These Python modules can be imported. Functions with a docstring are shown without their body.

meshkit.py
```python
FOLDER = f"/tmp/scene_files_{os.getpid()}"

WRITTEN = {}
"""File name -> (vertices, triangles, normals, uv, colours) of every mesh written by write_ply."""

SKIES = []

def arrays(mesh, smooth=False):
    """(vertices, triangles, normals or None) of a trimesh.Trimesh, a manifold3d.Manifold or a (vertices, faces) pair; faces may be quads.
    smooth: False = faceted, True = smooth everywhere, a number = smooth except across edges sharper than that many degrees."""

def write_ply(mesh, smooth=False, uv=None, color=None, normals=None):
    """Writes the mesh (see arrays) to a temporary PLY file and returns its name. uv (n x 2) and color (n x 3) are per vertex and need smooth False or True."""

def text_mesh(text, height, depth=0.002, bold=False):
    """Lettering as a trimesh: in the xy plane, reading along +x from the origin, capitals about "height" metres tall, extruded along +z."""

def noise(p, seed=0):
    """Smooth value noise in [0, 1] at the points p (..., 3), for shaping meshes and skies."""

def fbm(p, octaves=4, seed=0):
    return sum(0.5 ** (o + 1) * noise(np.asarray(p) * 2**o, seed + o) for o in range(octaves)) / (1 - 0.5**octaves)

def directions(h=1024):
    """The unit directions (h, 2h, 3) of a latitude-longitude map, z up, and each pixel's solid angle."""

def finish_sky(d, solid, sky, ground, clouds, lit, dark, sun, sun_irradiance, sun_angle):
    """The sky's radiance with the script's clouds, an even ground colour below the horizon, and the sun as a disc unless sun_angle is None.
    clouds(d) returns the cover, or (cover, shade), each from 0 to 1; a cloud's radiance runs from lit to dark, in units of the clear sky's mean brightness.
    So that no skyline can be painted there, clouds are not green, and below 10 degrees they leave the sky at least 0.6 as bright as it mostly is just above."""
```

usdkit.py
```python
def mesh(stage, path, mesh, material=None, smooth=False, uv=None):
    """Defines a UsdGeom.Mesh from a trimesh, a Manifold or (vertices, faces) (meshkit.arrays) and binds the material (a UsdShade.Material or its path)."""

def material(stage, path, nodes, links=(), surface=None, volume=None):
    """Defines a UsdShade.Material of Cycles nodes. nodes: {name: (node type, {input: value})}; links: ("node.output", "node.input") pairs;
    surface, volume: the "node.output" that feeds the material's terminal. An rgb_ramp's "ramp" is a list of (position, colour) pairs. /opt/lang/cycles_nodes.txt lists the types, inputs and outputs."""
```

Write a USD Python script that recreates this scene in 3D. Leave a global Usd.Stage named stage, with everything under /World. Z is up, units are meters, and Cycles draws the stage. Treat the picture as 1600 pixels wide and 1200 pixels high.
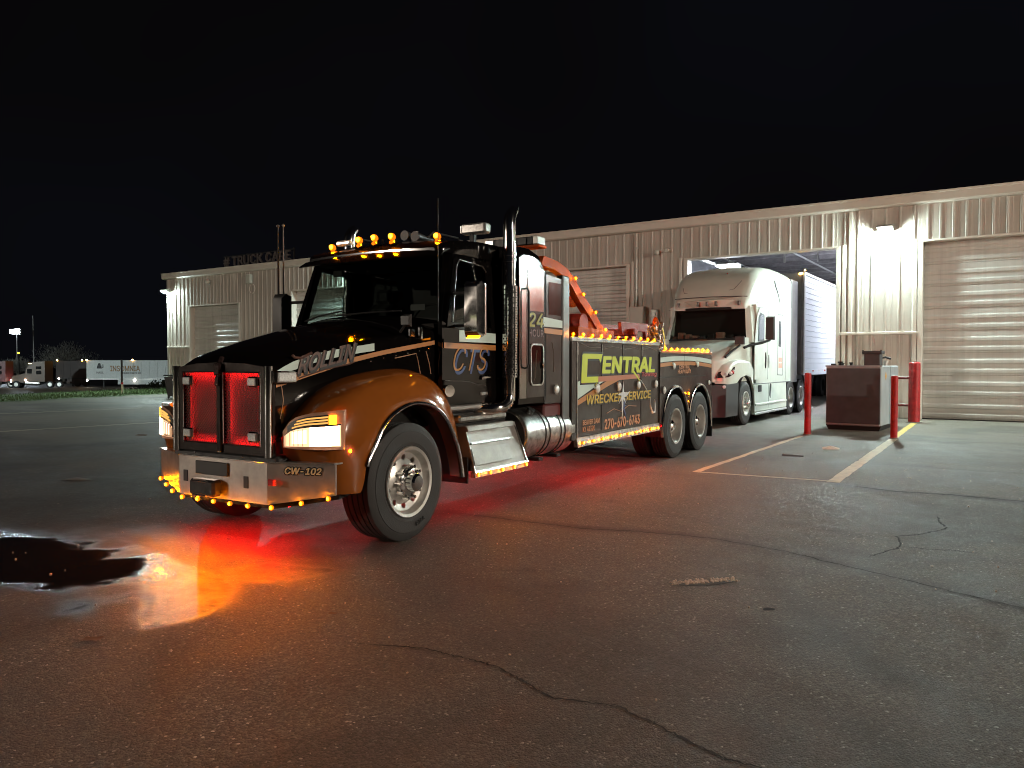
import math, random
import numpy as np
import trimesh
import manifold3d as mf
from shapely.geometry import Polygon, LineString, Point
from shapely import affinity, union_all, contains_xy, distance as sdist, points as spoints
from pxr import Usd, UsdGeom, UsdLux, UsdShade, Gf, Sdf, Vt
import usdkit, meshkit

random.seed(7)
rng = np.random.default_rng(11)
stage = Usd.Stage.CreateInMemory()
UsdGeom.SetStageUpAxis(stage, 'Z')
UsdGeom.SetStageMetersPerUnit(stage, 1.0)
world = UsdGeom.Xform.Define(stage, '/World')
UsdGeom.Scope.Define(stage, '/World/Looks')

# ------------------------------------------------------------------ camera
EYE = np.array([0, 0, 1.55])
PITCH, YAW = math.atan(32 / 1200), math.atan(780 / 1200)
cam = UsdGeom.Camera.Define(stage, '/World/camera')
cam.CreateHorizontalApertureAttr(36.0)
cam.CreateVerticalApertureAttr(27.0)
cam.CreateFocalLengthAttr(27.0)
cam.CreateClippingRangeAttr(Gf.Vec2f(0.1, 3000))
cam.CreateExposureAttr(0.5)
_f = np.array([-math.sin(YAW) * math.cos(PITCH), math.cos(YAW) * math.cos(PITCH), -math.sin(PITCH)])
_r = np.array([math.cos(YAW), math.sin(YAW), 0])
_u = np.cross(_r, _f)
cam.AddTransformOp().Set(Gf.Matrix4d(*_r, 0, *_u, 0, *(-_f), 0, *EYE, 1))

# ------------------------------------------------------------------ sky (night: a sun far below, only a trace of town glow)
usdkit.material(stage, '/World/Looks/night_sky', {
    'sky': ('sky_texture', {'sky_type': 'single_scattering', 'sun_disc': False, 'sun_elevation': -0.12, 'sun_rotation': 2.2}),
    'tc': ('texture_coordinate', {}), 'cl': ('noise_texture', {'scale': 1.1, 'detail': 3.0}), 'cr': ('rgb_ramp', {'ramp': [(0.35, (0.013, 0.009, 0.0085)), (0.65, (0.019, 0.021, 0.030))]}),
    'glow': ('mix', {'mix_type': 'add', 'fac': 1.0}),
    'bg': ('background_shader', {'strength': 0.1})},
    [('tc.generated', 'cl.vector'), ('cl.fac', 'cr.fac'), ('cr.color', 'glow.color2'), ('sky.color', 'glow.color1'), ('glow.color', 'bg.color')], surface='bg.background')
dome = UsdLux.DomeLight.Define(stage, '/World/sky')
UsdShade.MaterialBindingAPI.Apply(dome.GetPrim()).Bind(UsdShade.Material.Get(stage, '/World/Looks/night_sky'))
dome.GetPrim().SetCustomDataByKey('kind', 'structure')

# ------------------------------------------------------------------ helpers: materials
MATS = {}
def pbr(name, col, rough=0.5, metal=0.0, coat=0.0, var=0.12, scale=5.0, bump=0.0, bscale=150.0, rvar=0.1, spec=0.5, trans=0.0):
    lo, hi = [c * (1 - var) for c in col], [min(1, c * (1 + var)) for c in col]
    nodes = {'g': ('geometry', {}), 'n': ('noise_texture', {'scale': scale, 'detail': 6.0, 'roughness': 0.65}),
             'r': ('rgb_ramp', {'ramp': [(0.25, lo), (0.75, hi)]}),
             'm': ('map_range', {'from_min': 0.2, 'from_max': 0.8, 'to_min': max(0.02, rough - rvar * rough), 'to_max': min(1, rough + rvar)}),
             'p': ('principled_bsdf', {'metallic': metal, 'coat_weight': coat, 'coat_roughness': 0.04, 'specular_ior_level': spec, 'transmission_weight': trans})}
    links = [('g.position', 'n.vector'), ('n.fac', 'r.fac'), ('r.color', 'p.base_color'), ('n.fac', 'm.value'), ('m.result', 'p.roughness')]
    if bump:
        nodes['bn'] = ('noise_texture', {'scale': bscale, 'detail': 3.0})
        nodes['b'] = ('bump', {'strength': bump, 'distance': 0.01})
        links += [('g.position', 'bn.vector'), ('bn.fac', 'b.height'), ('b.normal', 'p.normal')]
    MATS[name] = usdkit.material(stage, '/World/Looks/' + name, nodes, links, surface='p.BSDF')
    return MATS[name]
def walled(name, col, rough, var, door=False):
    lo, hi = [c * (1 - var) for c in col], [c * (1 + var * 0.6) for c in col]
    MATS[name] = usdkit.material(stage, '/World/Looks/' + name, {
        'g': ('geometry', {}), 'mp': ('mapping', {'scale': (7.0, 1.0, 0.35)}), 'n': ('noise_texture', {'scale': 1.0, 'detail': 7.0, 'roughness': 0.7}), 'n2': ('noise_texture', {'scale': 0.7, 'detail': 6.0, 'roughness': 0.7}),
        'r': ('rgb_ramp', {'ramp': [(0.2, [c * 0.72 for c in lo]), (0.4, lo), (0.7, hi)]}), 'k': ('map_range', {'from_min': 0.3, 'from_max': 0.7, 'to_min': 0.88, 'to_max': 1.08}),
        'sep': ('separate_xyz', {}), 'dz': ('map_range', {'from_min': 0.0, 'from_max': 0.55, 'to_min': 1.0, 'to_max': 0.0, 'clamp': True}), 'dn': ('math', {'math_type': 'multiply'}), 'dirt': ('mix', {'mix_type': 'mix', 'color2': (0.12, 0.09, 0.065)}),
        'mx': ('mix', {'mix_type': 'multiply', 'fac': 1.0}), 'bn': ('noise_texture', {'scale': 3.0, 'detail': 4.0}), 'b': ('bump', {'strength': 0.12, 'distance': 0.03}), 'p': ('principled_bsdf', {'roughness': rough})},
        [('g.position', 'mp.vector'), ('mp.vector', 'n.vector'), ('g.position', 'n2.vector'), ('n.fac', 'r.fac'), ('n2.fac', 'k.value'), ('r.color', 'mx.color1'), ('k.result', 'mx.color2'),
         ('g.position', 'sep.vector'), ('sep.z', 'dz.value'), ('dz.result', 'dn.value1'), ('n.fac', 'dn.value2'), ('dn.value', 'dirt.fac'), ('mx.color', 'dirt.color1'), ('dirt.color', 'p.base_color'),
         ('g.position', 'bn.vector'), ('bn.fac', 'b.height'), ('b.normal', 'p.normal')], surface='p.BSDF')
    return MATS[name]
def glow(name, col, k=1.0):
    m = max(col)
    MATS[name] = usdkit.material(stage, '/World/Looks/' + name, {'e': ('emission', {'color': tuple(c / m for c in col), 'strength': m * k})}, [], surface='e.emission')
    return MATS[name]
def pane(name, tint, gloss=(0.9, 0.9, 0.9), base=0.0):
    MATS[name] = usdkit.material(stage, '/World/Looks/' + name, {
        't': ('transparent_bsdf', {'color': tint}), 'g': ('glossy_bsdf', {'color': gloss, 'roughness': 0.015}),
        'f': ('layer_weight', {'blend': 0.5}), 'pw': ('math', {'math_type': 'power', 'value2': 4.5}), 'ma': ('math', {'math_type': 'multiply_add', 'value2': 0.75, 'value3': 0.04}), 'x': ('mix_closure', {})},
        [('f.facing', 'pw.value1'), ('pw.value', 'ma.value1'), ('ma.value', 'x.fac'), ('t.BSDF', 'x.closure1'), ('g.BSDF', 'x.closure2')], surface='x.closure')
    return MATS[name]

BLACK = pbr('black_paint', (0.0035, 0.0028, 0.0026), 0.055, var=0.3, scale=2, rvar=0.03)
BODYBLK = pbr('body_black_paint', (0.052, 0.045, 0.042), 0.16, var=0.25, scale=2, rvar=0.05, spec=0.6)
COPPER = pbr('copper_paint', (0.225, 0.064, 0.010), 0.10, var=0.12, scale=3, rvar=0.04)
STRIPE_W = pbr('stripe_silver', (0.50, 0.62, 0.57), 0.35, coat=0.6, var=0.06)
STRIPE_O = pbr('stripe_orange', (0.42, 0.17, 0.045), 0.4, coat=0.6, var=0.1)
CHROME = pbr('chrome', (0.78, 0.77, 0.75), 0.07, metal=1.0, var=0.05, scale=8, rvar=0.08)
ALU = pbr('brushed_aluminium', (0.62, 0.61, 0.58), 0.26, metal=1.0, var=0.12, scale=14, bump=0.05, bscale=60)
RIMALU = pbr('polished_rim', (0.66, 0.64, 0.60), 0.36, metal=0.9, var=0.12, scale=12)
STEPM = pbr('step_plate', (0.36, 0.335, 0.31), 0.5, metal=0.9, var=0.25, scale=8, bump=0.1)
DULLALU = pbr('dull_aluminium', (0.34, 0.31, 0.285), 0.5, metal=1.0, var=0.2, scale=5, bump=0.04)
RUBBER = pbr('tyre_rubber', (0.022, 0.020, 0.019), 0.72, var=0.35, scale=9, bump=0.2, bscale=90)
DARK = pbr('dark_frame_paint', (0.012, 0.011, 0.011), 0.55, var=0.3)
TRIMBLK = pbr('black_plastic', (0.015, 0.014, 0.014), 0.45, var=0.2, bump=0.1, bscale=250)
GREYPOST = pbr('grey_post_metal', (0.17, 0.17, 0.165), 0.38, metal=0.6, var=0.15)
BOOMO = pbr('boom_orange_paint', (0.40, 0.068, 0.004), 0.6, var=0.18, spec=0.2)
BOOMR = pbr('boom_red_paint', (0.24, 0.024, 0.012), 0.55, var=0.25)
LIME = pbr('lime_lettering', (0.52, 0.60, 0.03), 0.45, var=0.08)
GOLD = pbr('gold_lettering', (0.52, 0.36, 0.05), 0.45, var=0.1)
TANLET = pbr('tan_lettering', (0.46, 0.24, 0.13), 0.5, var=0.1)
ORLET = pbr('orange_lettering', (0.42, 0.20, 0.05), 0.45, var=0.2, scale=12)
BLUELET = pbr('blue_shadow_lettering', (0.03, 0.06, 0.17), 0.45, var=0.3)
BLKLET = pbr('black_lettering', (0.006, 0.006, 0.006), 0.5)
BRNLET = pbr('brown_lettering', (0.085, 0.04, 0.03), 0.45, var=0.3, scale=14)
SILVLET = pbr('silver_lettering', (0.55, 0.58, 0.60), 0.4, var=0.15, scale=20)
REDPAINT = pbr('red_paint', (0.38, 0.011, 0.014), 0.45, var=0.45, scale=7, bump=0.05)
RAILRED = pbr('dark_red_paint', (0.16, 0.012, 0.014), 0.5, var=0.3)
YELLOWLINE = pbr('worn_yellow_paint', (0.55, 0.40, 0.08), 0.7, var=0.4, scale=9, bump=0.3)
PALELINE = pbr('worn_pale_paint', (0.50, 0.45, 0.32), 0.7, var=0.35, scale=7, bump=0.3)
SEMIW = pbr('semi_white_paint', (0.60, 0.62, 0.55), 0.32, coat=0.6, var=0.06, scale=2)
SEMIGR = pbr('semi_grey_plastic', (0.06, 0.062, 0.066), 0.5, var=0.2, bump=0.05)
SEMIFAIR = pbr('fairing_grey', (0.24, 0.235, 0.225), 0.5, var=0.2)
TRAILERW = pbr('trailer_white', (0.66, 0.69, 0.74), 0.4, var=0.07, scale=3)
WALLM = walled('wall_metal', (0.50, 0.455, 0.40), 0.45, 0.11)
WALLM2 = walled('wall_metal_warm', (0.475, 0.428, 0.372), 0.48, 0.14)
TRIMM = pbr('wall_trim_metal', (0.60, 0.55, 0.48), 0.4, var=0.08, scale=1.2)
DOORM = walled('door_metal', (0.55, 0.53, 0.495), 0.40, 0.10)
PURLIN = pbr('purlin_grey', (0.22, 0.20, 0.205), 0.6, var=0.3)
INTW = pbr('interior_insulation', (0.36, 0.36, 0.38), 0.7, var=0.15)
CONC = pbr('concrete', (0.24, 0.23, 0.21), 0.75, var=0.25, scale=2, bump=0.2)
TANKP = pbr('tank_grey_blue_paint', (0.30, 0.325, 0.345), 0.5, var=0.2, scale=3, bump=0.04)
RUSTY = pbr('rusty_brown_steel', (0.048, 0.050, 0.056), 0.6, var=0.35, scale=4, bump=0.1)
STEEL = pbr('galvanised_steel', (0.42, 0.41, 0.39), 0.45, metal=0.8, var=0.2, scale=9)
CABIN = pbr('cab_interior', (0.020, 0.016, 0.014), 0.8, var=0.3)
STUFFR = pbr('dashboard_clutter', (0.34, 0.20, 0.15), 0.7, var=0.5, scale=9)
PAPER = pbr('paper', (0.7, 0.68, 0.62), 0.8, var=0.1)
LEAF = pbr('dead_leaf', (0.10, 0.055, 0.03), 0.8, var=0.4, scale=30)
GRASSM = pbr('grass', (0.05, 0.085, 0.02), 0.7, var=0.45, scale=4)
BARK = pbr('bark', (0.19, 0.17, 0.14), 0.9, var=0.3)
TWIG = pbr('twigs', (0.34, 0.33, 0.29), 0.85, var=0.25)
BUSHM = pbr('dark_foliage', (0.035, 0.045, 0.018), 0.7, var=0.4)
FARTAN = pbr('far_tan_paint', (0.13, 0.075, 0.045), 0.4, coat=0.3)
FARRED = pbr('far_red_paint', (0.11, 0.008, 0.010), 0.4, coat=0.3)
FARDARK = pbr('far_dark_trailer', (0.030, 0.018, 0.016), 0.5)
FARWHITE = pbr('far_white_trailer', (0.70, 0.72, 0.70), 0.5)
STICKO = pbr('orange_sticker', (0.60, 0.30, 0.03), 0.5)
GRAVEL = pbr('exposed_gravel', (0.40, 0.30, 0.23), 0.6, var=0.75, scale=45)
CRACKM = pbr('crack_shadow', (0.007, 0.006, 0.006), 0.95)
SEAM = pbr('panel_gap', (0.004, 0.004, 0.004), 0.8)
CHAINM = pbr('chain_steel', (0.45, 0.40, 0.36), 0.35, metal=0.9, var=0.3, scale=20)
YELLOWS = pbr('yellow_strap', (0.60, 0.45, 0.03), 0.6)
SIGNDK = pbr('unlit_sign_letters', (0.10, 0.085, 0.08), 0.6)
LENSCLR = pbr('clear_lamp_lens', (0.72, 0.75, 0.74), 0.18, metal=0.25, var=0.3, scale=70)
LENSRED = pbr('red_reflector', (0.45, 0.01, 0.01), 0.25)

AMBER = glow('amber_lamp', (1900, 440, 0.15))
AMBERLENS = glow('amber_lens', (1.0, 0.19, 0.006))
AMBERSOFT = glow('amber_rail_lamp', (760, 175, 0.13))
HEADREF = glow('headlamp_reflector', (1.25, 0.70, 0.38))
TURNDIM = glow('turn_lamp_unlit', (0.9, 0.42, 0.10))
AMBERHI = glow('amber_roof_lamp', (200, 48, 0.09))
AMBERDIM = glow('amber_turn_lamp', (10, 2.6, 0.05))
HEADW = glow('headlamp_white', (7.5, 5.6, 4.2))
HEADSOFT = glow('headlamp_glow', (2.2, 1.4, 0.85))
REDUNDER2 = glow('red_side_strip_lamp', (52, 0.15, 0.25))
REDUNDER = glow('red_strip_lamp', (110, 0.25, 0.4))
REDGRILLE = glow('red_grille_lamp', (230, 1.1, 2.0))
REDSIDE = glow('red_grille_side_lamp', (60, 0.3, 0.5))
REDGRILLE2 = glow('red_grille_lamp_dim', (150, 0.8, 1.3))
REDTAIL = glow('red_tail_lamp', (75, 0.4, 0.9))
PACK = glow('wall_pack_lens', (1750, 2250, 2150))
BAYL = glow('bay_lamp_lens', (190, 215, 235))
BAYH = glow('bay_lamp_inner', (230, 245, 268))
LOT = glow('lot_lamp_lens', (5200, 4450, 3650))
LOTCOOL = glow('lot_lamp_cool_lens', (6600, 7900, 7900))
FLOOD = glow('flood_lamp_lens', (260, 300, 340))
FARAMB = glow('far_amber_lamp', (40, 20, 3))
FARWHT = glow('far_white_lamp', (40, 36, 30))
FARYEL = glow('far_yellow_lamp', (16, 10, 0.5))

WINDOW = pane('cab_glass', (0.62, 0.68, 0.66))
WINDTINT = pane('tinted_glass', (0.16, 0.17, 0.17))

WTRIM = pbr('window_trim_metal', (0.25, 0.23, 0.22), 0.3, metal=1)
RADI = pbr('radiator_core', (0.13, 0.06, 0.055), 0.55, var=0.3)
GMESH = pbr('grille_mesh_metal', (0.34, 0.27, 0.26), 0.4, metal=0.25)
CBOLT = pbr('copper_bolt', (0.7, 0.45, 0.25), 0.25, metal=1.0)
HLRIM = pbr('headlight_rim', (0.75, 0.42, 0.28), 0.25, metal=0.5)
# ------------------------------------------------------------------ helpers: prims
COUNT = {}
def newpath(parent, name):
    base = '/World' if parent is None else str(parent)
    k = (base, name)
    n = COUNT.get(k, 0)
    COUNT[k] = n + 1
    return base + '/' + (name if n == 0 else f'{name}_{n:03d}')
def meta(prim, label=None, cat=None, group=None, kind=None):
    for k, v in (('label', label), ('category', cat), ('group', group), ('kind', kind)):
        if v:
            prim.SetCustomDataByKey(k, v)
def thing(name, label, cat, loc=(0, 0, 0), rotz=0.0, group=None, kind=None):
    p = newpath(None, name)
    x = UsdGeom.Xform.Define(stage, p)
    x.AddTranslateOp().Set(Gf.Vec3d(*map(float, loc)))
    x.AddRotateZOp().Set(float(rotz))
    meta(x.GetPrim(), label, cat, group, kind)
    return p
def holder(parent, name, label=None):
    p = newpath(parent, name)
    x = UsdGeom.Xform.Define(stage, p)
    meta(x.GetPrim(), label)
    return p
def put(parent, name, mesh, mat, smooth=32, label=None, cat=None, group=None, kind=None):
    if isinstance(mesh, (list,)):
        mesh = cat_(mesh)
    p = newpath(parent, name)
    usdkit.mesh(stage, p, mesh, mat, smooth=smooth)
    meta(stage.GetPrimAtPath(p), label, cat, group, kind)
    return p
def copy_thing(src, name, label, loc, rotz=0.0, group=None):
    was = stage.GetPrimAtPath(src).GetCustomData()
    p = thing(name, label, was['category'], loc, rotz, group)
    pr = stage.GetPrimAtPath(p)
    pr.GetReferences().AddInternalReference(src)
    pr.SetInstanceable(True)
    return p

# ------------------------------------------------------------------ helpers: shapes (all trimesh)
def cat_(ms):
    ms = [as_tri(m) for m in ms]
    return trimesh.util.concatenate(ms)
def as_tri(m):
    if hasattr(m, 'to_mesh'):
        d = m.to_mesh()
        return trimesh.Trimesh(d.vert_properties[:, :3], d.tri_verts, process=False)
    return m
def box(x0, x1, y0, y1, z0, z1, bev=0.0):
    x0, x1, y0, y1, z0, z1 = min(x0, x1), max(x0, x1), min(y0, y1), max(y0, y1), min(z0, z1), max(z0, z1)
    if bev <= 0:
        m = trimesh.creation.box((x1 - x0, y1 - y0, z1 - z0))
        m.apply_translation(((x0 + x1) / 2, (y0 + y1) / 2, (z0 + z1) / 2))
        return m
    b = min(bev, 0.45 * min(x1 - x0, y1 - y0, z1 - z0))
    pts = []
    for x, sx in ((x0, 1), (x1, -1)):
        for y, sy in ((y0, 1), (y1, -1)):
            for z, sz in ((z0, 1), (z1, -1)):
                pts += [(x, y + sy * b, z + sz * b), (x + sx * b, y, z + sz * b), (x + sx * b, y + sy * b, z)]
    return trimesh.convex.convex_hull(np.array(pts))
def hull(pts):
    return trimesh.convex.convex_hull(np.array(pts, float))
def frame_from(d):
    d = np.asarray(d, float) / np.linalg.norm(d)
    a = np.array([0, 0, 1.0]) if abs(d[2]) < 0.9 else np.array([1.0, 0, 0])
    u = np.cross(a, d); u /= np.linalg.norm(u)
    return u, np.cross(d, u)
def tube(pts, r, n=10, cap=True):
    pts = np.asarray(pts, float)
    rs = np.full(len(pts), r) if np.ndim(r) == 0 else np.asarray(r, float)
    t = np.gradient(pts, axis=0)
    u, w = frame_from(t[0])
    rings = []
    for i in range(len(pts)):
        d = t[i] / np.linalg.norm(t[i])
        u = u - d * np.dot(u, d); u /= np.linalg.norm(u)
        w = np.cross(d, u)
        th = np.arange(n) / n * 2 * math.pi
        rings.append(pts[i] + rs[i] * (np.cos(th)[:, None] * u + np.sin(th)[:, None] * w))
    return loft(rings, cap)
def cyl(p0, p1, r, n=16, r2=None):
    return tube([p0, p1], [r, r if r2 is None else r2], n)
def loft(rings, cap=True, closed=True):
    R = np.asarray(rings, float)
    m, n = R.shape[:2]
    v = R.reshape(-1, 3)
    f = []
    k = n if closed else n - 1
    for i in range(m - 1):
        for j in range(k):
            a, b = i * n + j, i * n + (j + 1) % n
            f += [(a, b, b + n), (a, b + n, a + n)]
    v = list(v)
    if cap and closed:
        for i, flip in ((0, True), (m - 1, False)):
            c = len(v); v.append(R[i].mean(0))
            for j in range(n):
                a, b = i * n + j, i * n + (j + 1) % n
                f.append((c, b, a) if flip else (c, a, b))
    t = trimesh.Trimesh(np.array(v), np.array(f), process=False)
    if cap and closed and t.volume < 0:
        t.invert()
    return t
def sheet(rows):
    return loft(rows, cap=False, closed=False)
def prism(poly, depth, to):
    """polygon in its own (u, v) plane, thickness depth along w; to maps (n,3) uvw -> xyz"""
    ms = []
    for g in getattr(poly, 'geoms', [poly]):
        if g.area > 1e-8:
            ms.append(trimesh.creation.extrude_polygon(g, depth, engine='earcut'))
    m = trimesh.util.concatenate(ms)
    m.vertices = to(m.vertices)
    if m.volume < 0:
        m.invert()
    return m
def on_side(b, s=1):      # (u=a, v=z, w=out) -> (x=b, y=a, z)
    return lambda p: np.stack([s * (b + p[:, 2]), p[:, 0], p[:, 1]], 1)
def lathe_x(profile, n=48, c=(0, 0, 0)):
    """profile [(x, r)] closed ring revolved about the x axis through c"""
    P = np.array(profile, float)
    th = np.arange(n) / n * 2 * math.pi
    rings = [np.stack([P[:, 0], P[:, 1] * math.cos(t), P[:, 1] * math.sin(t)], 1) + np.array(c) for t in th]
    R = np.array(rings)
    m, k = R.shape[:2]
    f = []
    for i in range(m):
        for j in range(k):
            a, b = i * k + j, i * k + (j + 1) % k
            c2, d = ((i + 1) % m) * k + (j + 1) % k, ((i + 1) % m) * k + j
            f += [(a, b, c2), (a, c2, d)]
    t = trimesh.Trimesh(R.reshape(-1, 3), np.array(f), process=False)
    if t.volume < 0:
        t.invert()
    return t
def dome(c, r, axis, squash=0.7, sub=1):
    m = trimesh.creation.icosphere(sub, r)
    v = m.vertices
    d = np.asarray(axis, float) / np.linalg.norm(axis)
    v = v - (1 - squash) * np.outer(v @ d, d)
    m.vertices = v + np.asarray(c, float)
    return m
def mirror(m):
    m = as_tri(m).copy()
    m.vertices = m.vertices * np.array([-1, 1, 1])
    m.invert()
    return m
def text_poly(t, height, grow=0.0):
    import glob
    from PIL import Image, ImageDraw, ImageFont
    from shapely import box as sbox
    font = ImageFont.truetype(glob.glob('/opt/blender-*/*/datafiles/fonts/Inter.woff2')[0], 96)
    x0, y0, x1, y1 = font.getbbox(t, anchor='ls')
    im = Image.new('L', (x1 - x0 + 8, y1 - y0 + 8))
    ImageDraw.Draw(im).text((4 - x0, 4 - y0), t, 255, font, anchor='ls')
    on = np.pad(np.asarray(im) > 127, ((0, 0), (1, 1))).astype(np.int8)
    rows, st = np.nonzero(np.diff(on, axis=1) == 1)
    en = np.nonzero(np.diff(on, axis=1) == -1)[1]
    sh = union_all(sbox(st, -rows - 1, en, -rows)).buffer(0.6).buffer(-0.6 + grow).simplify(0.7)
    k = height / 70.0
    return affinity.affine_transform(sh, [k, 0, 0, k, 0, (4 - y0) * k])
def ptext(t, height, to, length, grow=4.0, shear=0.0, depth=0.003):
    m = prism(text_poly(t, height, grow), depth, lambda p: p)
    base = text_poly(t, height, 0.0).bounds
    v = m.vertices.copy()
    v[:, 0] = (v[:, 0] - base[0]) * length / (base[2] - base[0])
    v[:, 0] += shear * v[:, 1]
    m.vertices = to(v)
    if m.volume < 0:
        m.invert()
    return m
def text(t, height, to, length=None, bold=True, shear=0.0, depth=0.003, stretch=1.0):
    m = meshkit.text_mesh(t, height, depth, bold)
    v = m.vertices.copy()
    x0, x1 = v[:, 0].min(), v[:, 0].max()
    v[:, 0] -= x0
    if length:
        v[:, 0] *= length / (x1 - x0)
    v[:, 0] += shear * v[:, 1]
    m.vertices = to(v)
    if m.volume < 0:
        m.invert()
    return m
def rrect(y, w, zb, zt, r, n=5, crown=0.0, taper=0.0):
    """section ring in the xz plane at y: flat bottom, rounded top corners, slight crown"""
    pts = [(w + taper, zb), (w + taper * 0.4, (zb + zt - r) / 2)]
    for i in range(n + 1):
        t = i / n * math.pi / 2
        pts.append((w - r + r * math.cos(t), zt - r + r * math.sin(t)))
    pts.append(((w - r) * 0.5, zt + crown * 0.75)); pts.append((0, zt + crown)); pts.append((-(w - r) * 0.5, zt + crown * 0.75))
    for i in range(n + 1):
        t = math.pi / 2 + i / n * math.pi / 2
        pts.append((-(w - r) + r * math.cos(t), zt - r + r * math.sin(t)))
    pts += [(-w - taper * 0.4, (zb + zt - r) / 2), (-w - taper, zb)]
    return np.array([(p[0], y, p[1]) for p in pts])
def interp(xs, ys):
    return lambda t: float(np.interp(t, xs, ys))
def w2(lat, depth):       # a place given by metres to the right of and ahead of the viewpoint
    return np.array([lat * math.cos(YAW) - depth * math.sin(YAW), lat * math.sin(YAW) + depth * math.cos(YAW)])



# ------------------------------------------------------------------ ground
def lines(*segs):
    out = [segs[0][0]]
    for a, b, s in segs:
        out += list(np.linspace(a, b, max(1, int(round((b - a) / s))) + 1)[1:])
    return np.array(out)
gx = lines((-600, -140, 60), (-140, -44, 4), (-44, -16, 0.8), (-16, -9, 0.2), (-9, 1.2, 0.05), (1.2, 8, 0.15), (8, 40, 3), (40, 600, 80))
gy = lines((-600, -40, 80), (-40, 0, 4), (0, 1, 0.2), (1, 8, 0.05), (8, 24, 0.16), (24, 60, 1.5), (60, 160, 10), (160, 900, 90))
GX, GY = np.meshgrid(gx, gy)
def ground_z(x, y):
    t = np.clip((-42 - np.asarray(x, float)) / 30, 0, 1)
    return -2.0 * t * t * (3 - 2 * t)
GZ = ground_z(GX, GY)
P2 = np.stack([GX, GY], -1)
nz = meshkit.fbm(np.stack([GX * 1.3, GY * 1.3, 0 * GX], -1), 4, 3) - 0.5
nf = meshkit.fbm(np.stack([GX * 4.5, GY * 4.5, 0 * GX + 2], -1), 4, 21) - 0.5
def soft(poly, w, amp=0.0):
    d = sdist(spoints(P2.reshape(-1, 2)), poly).reshape(GX.shape)
    ins = contains_xy(poly, P2[..., 0], P2[..., 1])
    di = sdist(spoints(P2.reshape(-1, 2)), poly.boundary).reshape(GX.shape)
    s = np.where(ins, di, -d) + nz * 0.7 * w + nf * amp
    return np.clip(0.5 + s / w, 0, 1)
dampA = Polygon([(-6.9, 3.85), (-5.86, 3.69), (-5.31, 3.61), (-4.77, 3.5), (-4.4, 3.31), (-4.19, 3.07), (-4.13, 2.76), (-4.23, 2.52), (-4.78, 2.81), (-5.15, 3.1), (-5.39, 3.34), (-5.85, 3.56)]).buffer(0.05).buffer(-0.05)
dampB = Polygon([(-4.95, 3.66), (-4.80, 3.95), (-4.20, 4.10), (-4.35, 3.66), (-4.65, 3.5)]).buffer(0.05)
dampC = Polygon([(-7.3, 3.8), (-6.3, 4.3), (-5.2, 5.2), (-4.4, 5.2), (-4.2, 4.7), (-4.7, 4.1), (-5.3, 3.65), (-6.2, 3.75)]).buffer(0.05)
puddle = union_all([Polygon([(-9, 2.6), (-8.4, 3.2), (-7.67, 3.30), (-7.3, 3.43), (-6.62, 3.47), (-5.85, 3.55), (-5.41, 3.37), (-5.21, 3.15), (-5.34, 2.88), (-5.62, 2.64), (-5.95, 2.35), (-6.6, 2.25), (-8, 2.2)]).buffer(0.08).buffer(-0.08), Point(-4.95, 2.6).buffer(0.07)])
wet = np.maximum.reduce([0.95 * soft(dampA, 0.14, 0.16), 0.85 * soft(dampB, 0.16), 0.5 * soft(dampC, 0.6), 0.38 * soft(puddle.buffer(0.22), 0.35, 0.6)])
pud = soft(puddle, 0.30, 0.55)
stain = np.zeros_like(GX)
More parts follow.
